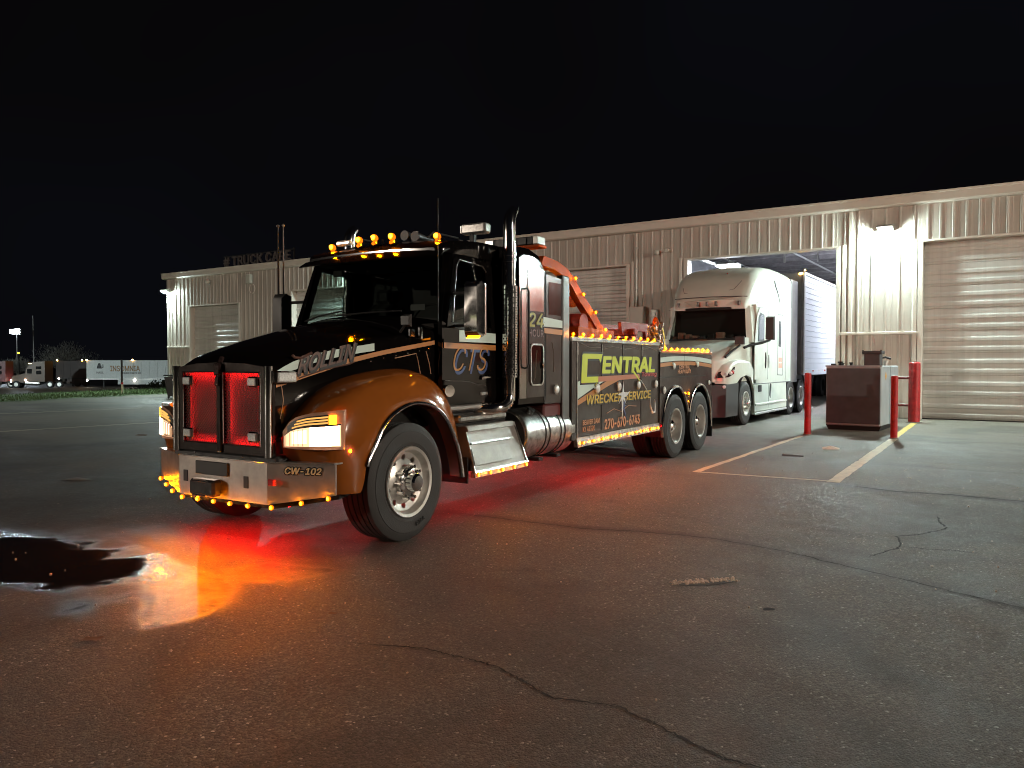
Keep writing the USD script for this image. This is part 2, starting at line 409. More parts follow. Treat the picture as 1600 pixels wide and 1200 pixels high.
def streak(pts, w, k):
    global stain
    d = sdist(spoints(P2.reshape(-1, 2)), LineString(pts)).reshape(GX.shape)
    stain = np.maximum(stain, k * np.exp(-(d / w) ** 2) * np.clip(0.7 + 1.3 * nz, 0, 1))
streak([(-4.9, 6.33), (-3.39, 6.40), (-2.86, 6.57), (-2.29, 6.68), (-1.7, 6.58), (-1.15, 6.36), (-0.68, 6.16), (0.09, 5.82), (1.2, 5.5)], 0.11, 1.0)
streak([(-1.9, 6.02), (-1.62, 5.9), (-0.84, 4.66), (-0.45, 4.17)], 0.13, 0.7)
streak([(-3.0, 4.4), (-1.5, 4.1), (-0.2, 3.3)], 0.16, 0.5)
streak([(-2.2, 6.9), (-1.3, 6.7), (-0.4, 6.9)], 0.12, 0.4)
streak([(-1.84, 10.5), (-1.15, 10.3), (-0.48, 10.36), (0.14, 10.27), (2.5, 10.6)], 0.16, 0.9)
streak([(-1.2, 3.6), (-0.7, 3.0), (-0.2, 2.8)], 0.2, 0.45)
streak([(-3.6, 17.6), (-1.4, 17.4), (1.5, 18.1)], 0.14, 0.6)
streak([(-14, 9.5), (-9, 8.8), (-6, 8.6)], 0.2, 0.5)
streak([(-22, 16), (-17, 13.5), (-13.5, 12)], 0.25, 0.5)
streak([(-2.8, 2.6), (-2.2, 3.1), (-1.9, 3.9)], 0.3, 0.3)
for k in range(26):
    x0, y0, a = rng.uniform(-13, 4), rng.uniform(3, 20), rng.uniform(-0.5, 0.5)
    L = rng.uniform(0.4, 2.0)
    streak([(x0, y0), (x0 + L * math.cos(a), y0 + L * math.sin(a)), (x0 + 2 * L * math.cos(a + .2), y0 + 2 * L * math.sin(a + .2))], rng.uniform(0.03, 0.12), rng.uniform(0.2, 0.5))
for k in range(46):      # long curving tyre marks and drips
    x0, y0, a = rng.uniform(-16, 6), rng.uniform(2, 20), rng.uniform(-1.2, 1.2)
    L, cv = rng.uniform(1.5, 6), rng.uniform(-0.25, 0.25)
    pts = [(x0, y0)]
    for j in range(8):
        a += cv * 0.5
        pts.append((pts[-1][0] + L / 8 * math.cos(a), pts[-1][1] + L / 8 * math.sin(a)))
    streak(pts, rng.uniform(0.06, 0.16), rng.uniform(0.18, 0.45))
blot = meshkit.fbm(np.stack([GX * 0.55, GY * 0.55, 0 * GX + 4], -1), 4, 9)
stain = np.maximum(np.clip(stain * 1.25, 0, 0.9), np.clip((blot - 0.53) * 5.0, 0, 0.6))
for k in range(90):
    x0, y0 = rng.uniform(-8, 4), rng.uniform(2.5, 16)
    d2 = (GX - x0) ** 2 + (GY - y0) ** 2
    stain = np.maximum(stain, rng.uniform(0.3, 0.8) * np.exp(-d2 / rng.uniform(0.03, 0.11) ** 2))
pale = np.clip((GY - 13.0) / 5.0 + nz * 1.2, 0, 1) * np.clip((GX + 40) / 3, 0, 1)
pale = np.maximum(pale, np.clip((-13 - GX) / 9 + nz, 0, 1) * np.clip((GX + 36) / 2, 0, 1))   # the concrete apron by the building
n1, n2 = GX.shape[1], GX.shape[0]
idx = np.arange(n1 * n2).reshape(n2, n1)
quads = np.stack([idx[:-1, :-1], idx[:-1, 1:], idx[1:, 1:], idx[1:, :-1]], -1).reshape(-1, 4)
usdkit.material(stage, '/World/Looks/asphalt', {
    'g': ('geometry', {}), 'aw': ('attribute', {'attribute': 'wet'}), 'as': ('attribute', {'attribute': 'stain'}), 'ap': ('attribute', {'attribute': 'puddle'}), 'ac': ('attribute', {'attribute': 'pale'}),
    'big': ('noise_texture', {'scale': 0.35, 'detail': 6.0, 'roughness': 0.7}), 'mid': ('noise_texture', {'scale': 3.0, 'detail': 8.0, 'roughness': 0.75}),
    'vor': ('voronoi_texture', {'scale': 95.0, 'feature': 'f1'}), 'fine': ('noise_texture', {'scale': 260.0, 'detail': 2.0}),
    'bw': ('separate_color', {}),
    'stone': ('rgb_ramp', {'ramp': [(0.0, (0.050, 0.041, 0.033)), (0.6, (0.087, 0.071, 0.058)), (0.84, (0.128, 0.106, 0.088)), (0.955, (0.12, 0.105, 0.09)), (0.985, (0.16, 0.145, 0.125)), (1.0, (0.40, 0.37, 0.33))]}),
    'bigr': ('map_range', {'from_min': 0.3, 'from_max': 0.7, 'to_min': 0.5, 'to_max': 1.45}),
    'midr': ('map_range', {'from_min': 0.25, 'from_max': 0.75, 'to_min': 0.6, 'to_max': 1.4}),
    'mul': ('math', {'math_type': 'multiply'}),
    'c1': ('mix', {'mix_type': 'multiply', 'fac': 1.0}),
    'c2': ('mix', {'mix_type': 'mix', 'color2': (0.19, 0.168, 0.13)}),
    'pf': ('math', {'math_type': 'multiply', 'value2': 0.5}),
    'c3': ('mix', {'mix_type': 'mix', 'color2': (0.016, 0.0145, 0.013)}),
    'sf': ('math', {'math_type': 'multiply', 'value2': 0.75}),
    'c4': ('mix', {'mix_type': 'multiply', 'color2': (0.42, 0.40, 0.38)}),
    'c5': ('mix', {'mix_type': 'mix', 'color2': (0.008, 0.007, 0.0065)}),
    'r1': ('map_range', {'from_min': 0.0, 'from_max': 1.0, 'to_min': 0.67, 'to_max': 0.24}),
    'r2': ('mix_float', {'b': 0.04}), 'rn': ('map_range', {'from_min': 0.3, 'from_max': 0.7, 'to_min': 0.8, 'to_max': 1.2}), 'r3': ('math', {'math_type': 'multiply', 'use_clamp': True}), 'rb': ('map_range', {'from_min': 0.35, 'from_max': 0.65, 'to_min': 0.86, 'to_max': 1.14}), 'rr': ('math', {'math_type': 'multiply'}),
    'h1': ('math', {'math_type': 'multiply', 'value2': -0.9}), 'h2': ('math', {'math_type': 'add'}),
    'bs1': ('map_range', {'from_min': 0.0, 'from_max': 1.0, 'to_min': 0.75, 'to_max': 0.42}), 'bs2': ('mix_float', {'b': 0.0}),
    'b': ('bump', {'distance': 0.006}), 'p': ('principled_bsdf', {'specular_ior_level': 0.5})},
    [('g.position', 'big.vector'), ('g.position', 'mid.vector'), ('g.position', 'vor.vector'), ('g.position', 'fine.vector'),
     ('vor.color', 'bw.color'), ('bw.r', 'stone.fac'), ('big.fac', 'bigr.value'), ('mid.fac', 'midr.value'), ('bigr.result', 'mul.value1'), ('midr.result', 'mul.value2'),
     ('stone.color', 'c1.color1'), ('mul.value', 'c1.color2'), ('ac.fac', 'pf.value1'), ('pf.value', 'c2.fac'), ('c1.color', 'c2.color1'),
     ('as.fac', 'sf.value1'), ('sf.value', 'c3.fac'), ('c2.color', 'c3.color1'), ('aw.fac', 'c4.fac'), ('c3.color', 'c4.color1'), ('ap.fac', 'c5.fac'), ('c4.color', 'c5.color1'), ('c5.color', 'p.base_color'),
     ('aw.fac', 'r1.value'), ('r1.result', 'r2.a'), ('ap.fac', 'r2.fac'), ('mid.fac', 'rn.value'), ('big.fac', 'rb.value'), ('rn.result', 'rr.value1'), ('rb.result', 'rr.value2'), ('r2.result', 'r3.value1'), ('rr.value', 'r3.value2'), ('r3.value', 'p.roughness'),
     ('vor.distance', 'h1.value1'), ('h1.value', 'h2.value1'), ('fine.fac', 'h2.value2'), ('h2.value', 'b.height'),
     ('aw.fac', 'bs1.value'), ('bs1.result', 'bs2.a'), ('ap.fac', 'bs2.fac'), ('bs2.result', 'b.strength'), ('b.normal', 'p.normal')], surface='p.BSDF')
gm = usdkit.mesh(stage, '/World/asphalt_lot', (np.stack([GX, GY, GZ], -1).reshape(-1, 3), quads), '/World/Looks/asphalt', smooth=True)
for nm, arr in (('wet', wet), ('stain', stain), ('puddle', pud), ('pale', pale)):
    UsdGeom.PrimvarsAPI(gm).CreatePrimvar(nm, Sdf.ValueTypeNames.FloatArray, 'vertex').Set(Vt.FloatArray.FromNumpy(arr.astype(np.float32).ravel()))
meta(gm.GetPrim(), kind='structure')

def ribbon(pts, ws, z=0.004):
    pts = np.asarray(pts, float); ws = np.broadcast_to(ws, (len(pts),))
    t = np.gradient(pts, axis=0); t /= np.linalg.norm(t, axis=1)[:, None]
    nrm = np.stack([-t[:, 1], t[:, 0]], 1)
    L, R = pts + nrm * ws[:, None] / 2, pts - nrm * ws[:, None] / 2
    zz = np.full((len(pts), 1), z)
    return sheet([np.hstack([L, zz]), np.hstack([R, zz])])
def worn(p0, p1, w, n=40, seed=0, z=0.004):
    r = np.random.default_rng(seed)
    pts = np.linspace(p0, p1, n) + r.normal(0, 0.004, (n, 2))
    return ribbon(pts, w * (1 + r.normal(0, 0.06, n)), z)
for nm, a, b, w, mt, s in (('parking_line', (-1.93, 10.65), (-2.0, 17.4), 0.16, PALELINE, 1), ('parking_line', (-2.03, 17.7), (-2.10, 22.4), 0.14, YELLOWLINE, 2),
                           ('parking_line', (-3.76, 10.64), (-3.74, 17.1), 0.10, PALELINE, 3), ('parking_line', (-3.80, 10.60), (-1.86, 10.74), 0.07, PALELINE, 4),
                           ('parking_line', (-19.4, 7.2), (-18.6, 13.4), 0.12, PALELINE, 5), ('parking_line', (-26.4, 9.0), (-25.4, 15.4), 0.12, PALELINE, 6)):
    put(None, nm, worn(a, b, w, seed=s), mt, smooth=False, kind='structure')
def crack(pts, w, seed, n=140):
    r = np.random.default_rng(seed)
    pts = np.asarray(pts, float)
    s = np.r_[0, np.cumsum(np.linalg.norm(np.diff(pts, axis=0), axis=1))]
    u = np.linspace(0, s[-1], n)
    q = np.stack([np.interp(u, s, pts[:, 0]), np.interp(u, s, pts[:, 1])], 1)
    q += np.cumsum(r.normal(0, 0.006, (n, 2)), axis=0) * np.sin(np.linspace(0, math.pi, n))[:, None] + r.normal(0, 0.004, (n, 2))
    return ribbon(q, np.abs(w * (0.45 + 0.9 * r.random(n))) * np.clip(np.minimum(np.arange(n), n - 1 - np.arange(n)) / 12, 0.15, 1), 0.003)
for pts, w, s in (([(-3.06, 3.04), (-2.63, 3.22), (-2.2, 3.25), (-1.75, 3.1), (-1.42, 3.16), (-0.9, 2.97), (-0.6, 2.95)], 0.011, 1), ([(-4.9, 6.33), (-3.39, 6.38), (-2.86, 6.57), (-2.29, 6.68), (-1.7, 6.58), (-1.15, 6.36), (-0.68, 6.16), (0.09, 5.82), (1.2, 5.5)], 0.016, 2),
                  ([(-0.95, 6.65), (-0.75, 7.2), (-0.82, 7.6), (-0.5, 8.2), (-0.62, 8.9)], 0.02, 3), ([(-1.84, 10.5), (-1.15, 10.3), (-0.48, 10.36), (0.14, 10.27), (2.5, 10.6)], 0.05, 4), ([(-0.75, 7.2), (-0.45, 7.35), (-0.2, 7.3)], 0.012, 5)):
    put(None, 'asphalt_crack', crack(pts, w, s), CRACKM, smooth=False, kind='structure')
# the shallow pothole with its exposed stones
hole = [(-1.99, 5.14), (-1.90, 5.22), (-1.80, 5.33), (-1.66, 5.46), (-1.62, 5.40), (-1.70, 5.27), (-1.78, 5.17), (-1.90, 5.10)]
pm = prism(Polygon(hole).buffer(-0.004), 0.002, lambda p: np.stack([p[:, 0], p[:, 1], 0.002 + p[:, 2]], 1))
peb = [pm]
for k in range(170):
    t = rng.random(); c = np.array([-1.97, 5.12]) * (1 - t) + np.array([-1.65, 5.44]) * t + rng.normal(0, 0.026, 2)
    s = trimesh.creation.icosphere(0, rng.uniform(0.005, 0.017)); s.vertices = s.vertices * rng.uniform(0.6, 1.2, 3) + np.array([*c, 0.002]); peb.append(s)
put(None, 'pothole', peb[0], RUSTY, smooth=False, kind='structure')
put(None, 'pothole_gravel', peb[1:], GRAVEL, smooth=False, kind='stuff')

# grass strip at the lot's edge
def gedge(y): return -33.6 - (y - 14) * 0.27 + 0.25 * math.sin(y * 1.7) + 0.15 * math.sin(y * 4.1)
ys = np.linspace(-40, 60, 220)
put(None, 'grass_verge', sheet([[(gedge(y), y, 0.006) for y in ys], [(gedge(y) - 2.5, y, 0.05) for y in ys], [(gedge(y) - 5, y, 0.07) for y in ys], [(gedge(y) - 7.5, y, 0.01) for y in ys]]), GRASSM, kind='structure')
bl = []
for k in range(5200):
    y = rng.uniform(6, 30); x = gedge(y) - abs(rng.normal(0, 2.6)) + rng.normal(0, .1)
    if x < gedge(y) - 7: continue
    h, a, w = rng.uniform(0.04, 0.16), rng.uniform(0, 6.28), 0.02
    dx, dy = math.cos(a), math.sin(a)
    bl.append([(x - dy * w, y + dx * w, 0.03), (x + dy * w, y - dx * w, 0.03), (x + dx * h * .5, y + dy * h * .5, 0.05 + h)])
bv = np.array(bl).reshape(-1, 3)
put(None, 'grass', trimesh.Trimesh(bv, np.arange(len(bv)).reshape(-1, 3), process=False), GRASSM, smooth=False, kind='stuff')

# ------------------------------------------------------------------ the workshop building
WY, EAVE, XL, XR, YB = 24.0, 6.24, -37.2, 15.0, 52.0
BLD = thing('metal_workshop', 'long beige ribbed metal workshop building with roll-up doors behind the trucks', 'building')
DOORS = [(-35.25, -31.30, 4.45), (-27.6, -23.9, 4.85), (-14.7, -10.92, 4.85), (-8.86, -4.27, 4.90), (-2.13, 2.47, 4.90), (6.4, 11.0, 4.90)]
edges = sorted(set([XL, XR] + [round(v, 3) for d in DOORS for v in d[:2]]))
def rib_panel(x0, x1, z0, z1):
    w = x1 - x0
    top = [(x0, 0)]
    n = max(1, int(round(w / 0.305)))
    for i in range(n):
        c = x0 + (i + 0.5) * w / n
        top += [(c - 0.035, 0), (c - 0.015, -0.026), (c + 0.015, -0.026), (c + 0.035, 0)]
        if w / n > 0.2:
            e = c + 0.5 * w / n - 0.0
            top += [(c + 0.10, 0), (c + 0.11, -0.006), (c + 0.125, 0)]
    top += [(x1, 0)]
    poly = Polygon(top + [(x1, 0.03), (x0, 0.03)])
    return prism(poly, z1 - z0, lambda p: np.stack([p[:, 0], WY + p[:, 1], z0 + p[:, 2]], 1))
for a, b in zip(edges[:-1], edges[1:]):
    d = [q for q in DOORS if abs(q[0] - a) < 0.01]
    base = d[0][2] + 0.06 if d else 0.0
    n = max(1, int(math.ceil((b - a) / 0.914 - 0.2)))
    for i in range(n):
        x0, x1 = a + (b - a) * i / n + 0.002, a + (b - a) * (i + 1) / n - 0.002
        mt = WALLM if rng.random() < 0.6 else WALLM2
        if base > 0.1:
            put(BLD, 'wall_panel', rib_panel(x0, x1, base, 5.93), mt, smooth=False)
        elif x0 < -14.7 and x0 > -31:
            put(BLD, 'wall_panel', rib_panel(x0, x1, 0.02, 5.93), mt, smooth=False)
        else:
            put(BLD, 'wall_panel', rib_panel(x0, x1, 2.45, 5.93), mt, smooth=False)
            put(BLD, 'wall_panel', rib_panel(x0, x1, 0.02, 2.37), mt, smooth=False)
    if base < 0.1 and not (a < -14.7 and a > -31):
        put(BLD, 'ledge_trim', box(a + 0.06, b - 0.06, WY - 0.075, WY + 0.03, 2.372, 2.447, 0.008), TRIMM)
for x0, x1, h in DOORS:
    put(BLD, 'door_frame', [box(x0 - 0.07, x0 + 0.05, WY - 0.045, WY + 0.32, 0, h, 0.006), box(x1 - 0.05, x1 + 0.07, WY - 0.045, WY + 0.32, 0, h, 0.006),
                            box(x0 - 0.07, x1 + 0.07, WY - 0.045, WY + 0.32, h, h + 0.055, 0.006)], TRIMM)
    if x0 == -8.86:
        continue
    dr = holder(BLD, 'roll_up_door')
    k, hs = 8, h / 8
    for i in range(k):
        z0 = i * hs
        prof = [(0.0, z0 + 0.004), (-0.004, z0 + 0.02)]
        for q in (0.20, 0.62):
            zc = z0 + hs * q
            prof += [(-0.004, zc - 0.075), (-0.032, zc - 0.035), (-0.032, zc + 0.035), (-0.004, zc + 0.075)]
        prof += [(-0.004, z0 + hs - 0.02), (0.0, z0 + hs - 0.004), (0.04, z0 + hs - 0.004), (0.04, z0 + 0.004)]
        off = rng.uniform(-0.002, 0.002)
        put(dr, 'door_section', prism(Polygon(prof), x1 - x0 - 0.11, lambda p: np.stack([x0 + 0.055 + p[:, 2], WY + 0.26 + off + p[:, 0], p[:, 1]], 1)), DOORM, smooth=False)
    put(dr, 'bottom_seal', box(x0 + 0.06, x1 - 0.06, WY + 0.24, WY + 0.29, 0.0, 0.03), TRIMBLK)
gut = [(0.02, 5.93), (-0.13, 5.95), (-0.165, 5.99), (-0.165, 6.19), (-0.185, 6.2), (-0.185, 6.245), (-0.14, 6.245), (-0.13, 6.20), (0.02, 6.21)]
put(BLD, 'eave_gutter', prism(Polygon(gut), XR - XL + 0.3, lambda p: np.stack([XL - 0.2 + p[:, 2], WY + p[:, 0], p[:, 1]], 1)), TRIMM, smooth=20)
for x in (-3.93, -2.27, -36.98, -10.72, -9.05, -4.10):
    put(BLD, 'corner_trim', box(x - 0.05, x + 0.05, WY - 0.048, WY - 0.002, 0.02, 5.92 if x in (-3.93, -36.98) else 4.98, 0.006), TRIMM)
put(BLD, 'end_wall', box(XL, XL + 0.12, WY + 0.04, YB, 0, 6.2), WALLM2)
put(BLD, 'roof', hull([(XL, WY + 0.0, 6.21), (XR, WY + 0.0, 6.21), (XL, YB, 6.21), (XR, YB, 6.21), (XL, (WY + YB) / 2, 7.0), (XR, (WY + YB) / 2, 7.0)]), STEEL)
put(BLD, 'rear_wall', box(XL, XR, YB, YB + 0.15, 0, 6.2), WALLM2)
# the open bay's inside
bx0, bx1 = -10.6, -3.0
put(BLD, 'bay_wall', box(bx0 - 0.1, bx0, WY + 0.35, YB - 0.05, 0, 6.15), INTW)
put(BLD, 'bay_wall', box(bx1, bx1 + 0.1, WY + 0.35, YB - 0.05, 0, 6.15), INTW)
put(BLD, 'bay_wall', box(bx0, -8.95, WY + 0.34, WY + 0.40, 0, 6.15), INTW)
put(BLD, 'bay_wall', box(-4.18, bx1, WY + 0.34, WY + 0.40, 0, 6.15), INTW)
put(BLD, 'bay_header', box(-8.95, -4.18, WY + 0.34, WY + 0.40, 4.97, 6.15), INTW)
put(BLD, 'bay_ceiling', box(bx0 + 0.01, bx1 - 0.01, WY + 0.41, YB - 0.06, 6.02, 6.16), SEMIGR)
for i in range(17):
    y = 25.3 + i * 1.5
    put(BLD, 'purlin', cat_([box(bx0 + 0.02, bx1 - 0.02, y, y + 0.06, 5.78, 6.01), box(bx0 + 0.02, bx1 - 0.02, y, y + 0.16, 5.76, 5.78)]), PURLIN)
for x in (-9.6, -6.9, -4.0):
    put(BLD, 'conduit', cyl((x, 24.6, 5.7), (x, 50, 5.7), 0.035, 8), STEEL)
put(BLD, 'rolled_door', cyl((-8.9, 24.75, 5.45), (-4.25, 24.75, 5.45), 0.26, 16), DARK)
for x in (-8.75, -4.4):
    put(BLD, 'door_track', box(x - 0.04, x + 0.04, WY + 0.45, 30, 4.98, 5.06), STEEL)
put(BLD, 'track_hanger', [cyl((-6.1, 25.3, 4.75), (-6.1, 25.3, 5.9), 0.03, 8), cyl((-5.3, 26.3, 4.85), (-5.3, 26.3, 5.9), 0.025, 8)], STEEL)
put(BLD, 'roof_vent', [cyl((-25.06, 25.2, 6.2), (-25.06, 25.2, 6.75), 0.08, 12), cyl((-25.06, 25.2, 6.72), (-25.06, 25.2, 6.82), 0.13, 12)], STEEL)

def wall_pack(x, label, first=None):
    if first:
        return copy_thing(first, 'wall_light', label, (x, WY, 5.36))
    t = thing('wall_light', label, 'wall light', (x, WY, 5.36), group=None)
    put(t, 'housing', hull([(-0.2, -0.036, 0.10), (0.2, -0.036, 0.10), (-0.2, -0.036, -0.10), (0.2, -0.036, -0.10), (-0.2, -0.17, -0.12), (0.2, -0.17, -0.12), (-0.2, -0.30, 0.05), (0.2, -0.30, 0.05), (-0.2, -0.365, -0.01), (0.2, -0.365, -0.01), (-0.2, -0.35, 0.03), (0.2, -0.35, 0.03)]), STEEL)
    put(t, 'lens', hull([(x, y, z) for x in (-0.17, 0.17) for y, z in ((-0.345, -0.015), (-0.35, -0.045), (-0.20, -0.155), (-0.19, -0.14), (-0.30, -0.015))]), PACK)
    return t
wp = wall_pack(-3.01, 'glaring white wall light between the open bay and the right roll-up door')
wall_pack(-37.0, "white wall light on the workshop's far left corner", wp)
wall_pack(-23.3, 'white wall light on the workshop wall hidden behind the tow truck cab', wp)
wall_pack(4.4, 'white wall light past the right roll-up door, outside the frame', wp)
def bay_lamp(x, y, z, label, first=None):
    if first:
        return copy_thing(first, 'bay_lamp', label, (x, y, z))
    t = thing('bay_lamp', label, 'ceiling lamp', (x, y, z))
    put(t, 'housing', cat_([box(-0.36, 0.36, -0.30, 0.30, 0, 0.10, 0.03), cyl((0, 0, 0.1), (0, 0, 0.55), 0.02, 8)]), STEEL)
    put(t, 'lens', box(-0.34, 0.34, -0.28, 0.28, -0.03, -0.002), BAYL)
    return t
bl1 = bay_lamp(-8.15, 26.1, 4.88, "bright white lamp hanging in the open bay above the white truck's roof")
t = thing('bay_lamp', 'white lamp hanging in the open bay beside the trailer', 'ceiling lamp', (-4.0, 30, 5.6))
put(t, 'housing', box(-0.3, 0.3, -0.6, 0.6, 0, 0.1, 0.02), STEEL); put(t, 'lens', box(-0.28, 0.28, -0.58, 0.58, -0.03, -0.002), BAYH)
copy_thing(t, 'bay_lamp', 'white lamp deeper in the open bay beside the trailer', (-4.0, 37, 5.6))

# things fixed to the wall
t = thing('wall_banner', 'plain red wall panel right of the frame, seen mirrored in the polished cabinet', 'wall panel', (4.7, WY, 0))
put(t, 'panel', box(-1.6, 1.6, -0.09, -0.04, 1.6, 5.1, 0.01), pbr('banner_red', (0.30, 0.028, 0.010), 0.5)); put(t, 'frame', box(-1.64, 1.64, -0.075, -0.036, 1.56, 5.14, 0.006), TRIMM)
t = thing('security_camera', 'pair of white dome cameras on the wall left of the open bay', 'security camera', (-9.62, WY, 5.24))
put(t, 'bracket', box(-0.30, 0.30, -0.09, -0.034, -0.03, 0.05, 0.01), TRIMM); put(t, 'camera', dome((-0.2, -0.16, -0.04), 0.09, (0, 0, 1), 0.9, 2), SEMIW); put(t, 'camera', cyl((0.14, -0.08, 0.02), (0.18, -0.28, -0.02), 0.06, 12), SEMIW)
t = thing('electrical_conduit', 'thin pale conduit running down the wall from the eave to the meter box', 'conduit', (-10.58, WY, 0))
put(t, 'pipe', cyl((0, -0.07, 3.4), (0, -0.07, 5.9), 0.028, 10), TRIMM); put(t, 'strap', [box(-0.05, 0.05, -0.10, -0.034, z, z + 0.03) for z in (4.0, 4.7, 5.4)], STEEL)
t = thing('electrical_box', 'large pale electrical cabinet on the wall left of the open bay', 'electrical box', (-10.45, WY, 0))
put(t, 'cabinet', box(-0.32, 0.20, -0.24, -0.034, 2.2, 3.45, 0.015), TRIMM); put(t, 'cover', box(-0.29, 0.17, -0.255, -0.238, 2.25, 3.4, 0.006), TRIMM)
t = thing('meter_box', 'small white box on the wall between the cabinet and the open bay', 'electrical box', (-9.92, WY, 3.1))
put(t, 'case', box(-0.11, 0.11, -0.15, -0.034, -0.22, 0.24, 0.02), SEMIW); put(t, 'dial', cyl((0, -0.15, 0.08), (0, -0.19, 0.08), 0.07, 14), STEEL)
t = thing('wall_speaker', 'small pale box with a hanging loop high on the left part of the workshop wall', 'wall box', (-30.4, WY, 5.5))
put(t, 'case', box(-0.14, 0.14, -0.22, -0.034, -0.15, 0.28, 0.02), SEMIW)
put(t, 'cable_loop', tube([(0.12 + 0.2 * math.sin(a), -0.06, -0.40 + 0.22 * math.cos(a)) for a in np.linspace(0, 6.28, 20)], 0.02, 6), TRIMM)
t = thing('wall_vent', 'small round fitting high on the wall above the left roll-up door', 'wall fitting', (-33.6, WY, 5.62))
put(t, 'cap', dome((0, -0.1, 0), 0.12, (0, 1, 0), 0.7, 2), TRIMM); put(t, 'flange', cyl((0, -0.05, 0), (0, -0.033, 0), 0.15, 16), STEEL)
t = thing('rooftop_sign', 'dim unlit lettered sign standing on the left part of the workshop roof', 'sign', (-33.2, WY + 0.6, 6.22))
put(t, 'lettering', text('# TRUCK CARE', 0.42, lambda p: np.stack([p[:, 0], -p[:, 2], 0.2 + p[:, 1]], 1), length=4.9, depth=0.08), SIGNDK, smooth=False)
put(t, 'frame', [box(-0.1, 5.1, 0.02, 0.08, 0.08, 0.12), box(-0.1, 5.1, 0.02, 0.08, 0.66, 0.70)] + [box(x, x + 0.05, 0.08, 0.14, 0, 0.75) for x in (0, 1.6, 3.3, 4.95)], DARK)

# ------------------------------------------------------------------ wheels (axis along x, outer face towards +x)
def tyre_mesh(R, W, rin, tread=True):
    h = W / 2
    prof = [(-h * 0.75, rin), (-h * 0.98, rin + 0.03), (-h * 1.03, (R + rin) / 2), (-h * 0.99, R - 0.05), (-h * 0.90, R - 0.012)]
    n = 5
    for i in range(n):
        x0, x1 = -h * 0.88 + 1.76 * h * i / n, -h * 0.88 + 1.76 * h * (i + 1) / n
        prof += [(x0 + 0.006, R), (x1 - 0.006, R), (x1 - 0.004, R - 0.014), (x1 + 0.004, R - 0.014)]
    prof = prof[:-2] + [(h * 0.90, R - 0.012), (h * 0.99, R - 0.05), (h * 1.0, R - 0.065), (h * 1.03, R - 0.07), (h * 1.035, (R + rin) / 2), (h * 1.01, rin + 0.05), (h * 1.02, rin + 0.045), (h * 0.96, rin + 0.012), (h * 0.75, rin)]
    return lathe_x(prof, 72)
def revolve_x(profile, n=64):       # profile [(r, x)] -> manifold about the x axis
    c = mf.CrossSection([np.array(profile, float)])
    if c.area() <= 0:
        c = mf.CrossSection([np.array(profile[::-1], float)])
    return c.revolve(n).rotate([0, 90, 0])
def rim_front(rin):
    m = revolve_x([(0, -0.02), (0.10, -0.02), (rin - 0.10, -0.035), (rin - 0.055, -0.09), (rin - 0.012, -0.10), (rin - 0.006, 0.055), (rin + 0.012, 0.075), (rin + 0.006, 0.088), (rin - 0.02, 0.082), (rin - 0.045, 0.02), (rin - 0.10, 0.004), (0.155, 0.03), (0.14, 0.045), (0, 0.045)])
    for i in range(10):
        a = (i + 0.5) / 10 * 2 * math.pi
        h = mf.Manifold.cylinder(0.4, 0.026, 0.026, 20).rotate([0, 90, 0]).translate([-0.2, (rin - 0.088) * math.cos(a), (rin - 0.088) * math.sin(a)])
        m = m - h
    return as_tri(m)
def rim_rear(rin):
    m = revolve_x([(0, -0.21), (0.20, -0.21), (rin - 0.06, -0.15), (rin - 0.03, -0.14), (rin - 0.012, 0.03), (rin + 0.012, 0.05), (rin + 0.008, 0.064), (rin - 0.015, 0.06), (rin - 0.045, 0.01), (rin - 0.075, -0.115), (0.20, -0.17), (0, -0.17)])
    for i in range(10):
        a = (i + 0.5) / 10 * 2 * math.pi
        m = m - mf.Manifold.cylinder(0.4, 0.025, 0.025, 18).rotate([0, 90, 0]).translate([-0.35, (rin - 0.105) * math.cos(a), (rin - 0.105) * math.sin(a)])
    return as_tri(m)
def place(m, s, x, y, z):
    m = as_tri(m).copy()
    if s < 0:
        m = mirror(m)
    m.apply_translation((x, y, z))
    return m
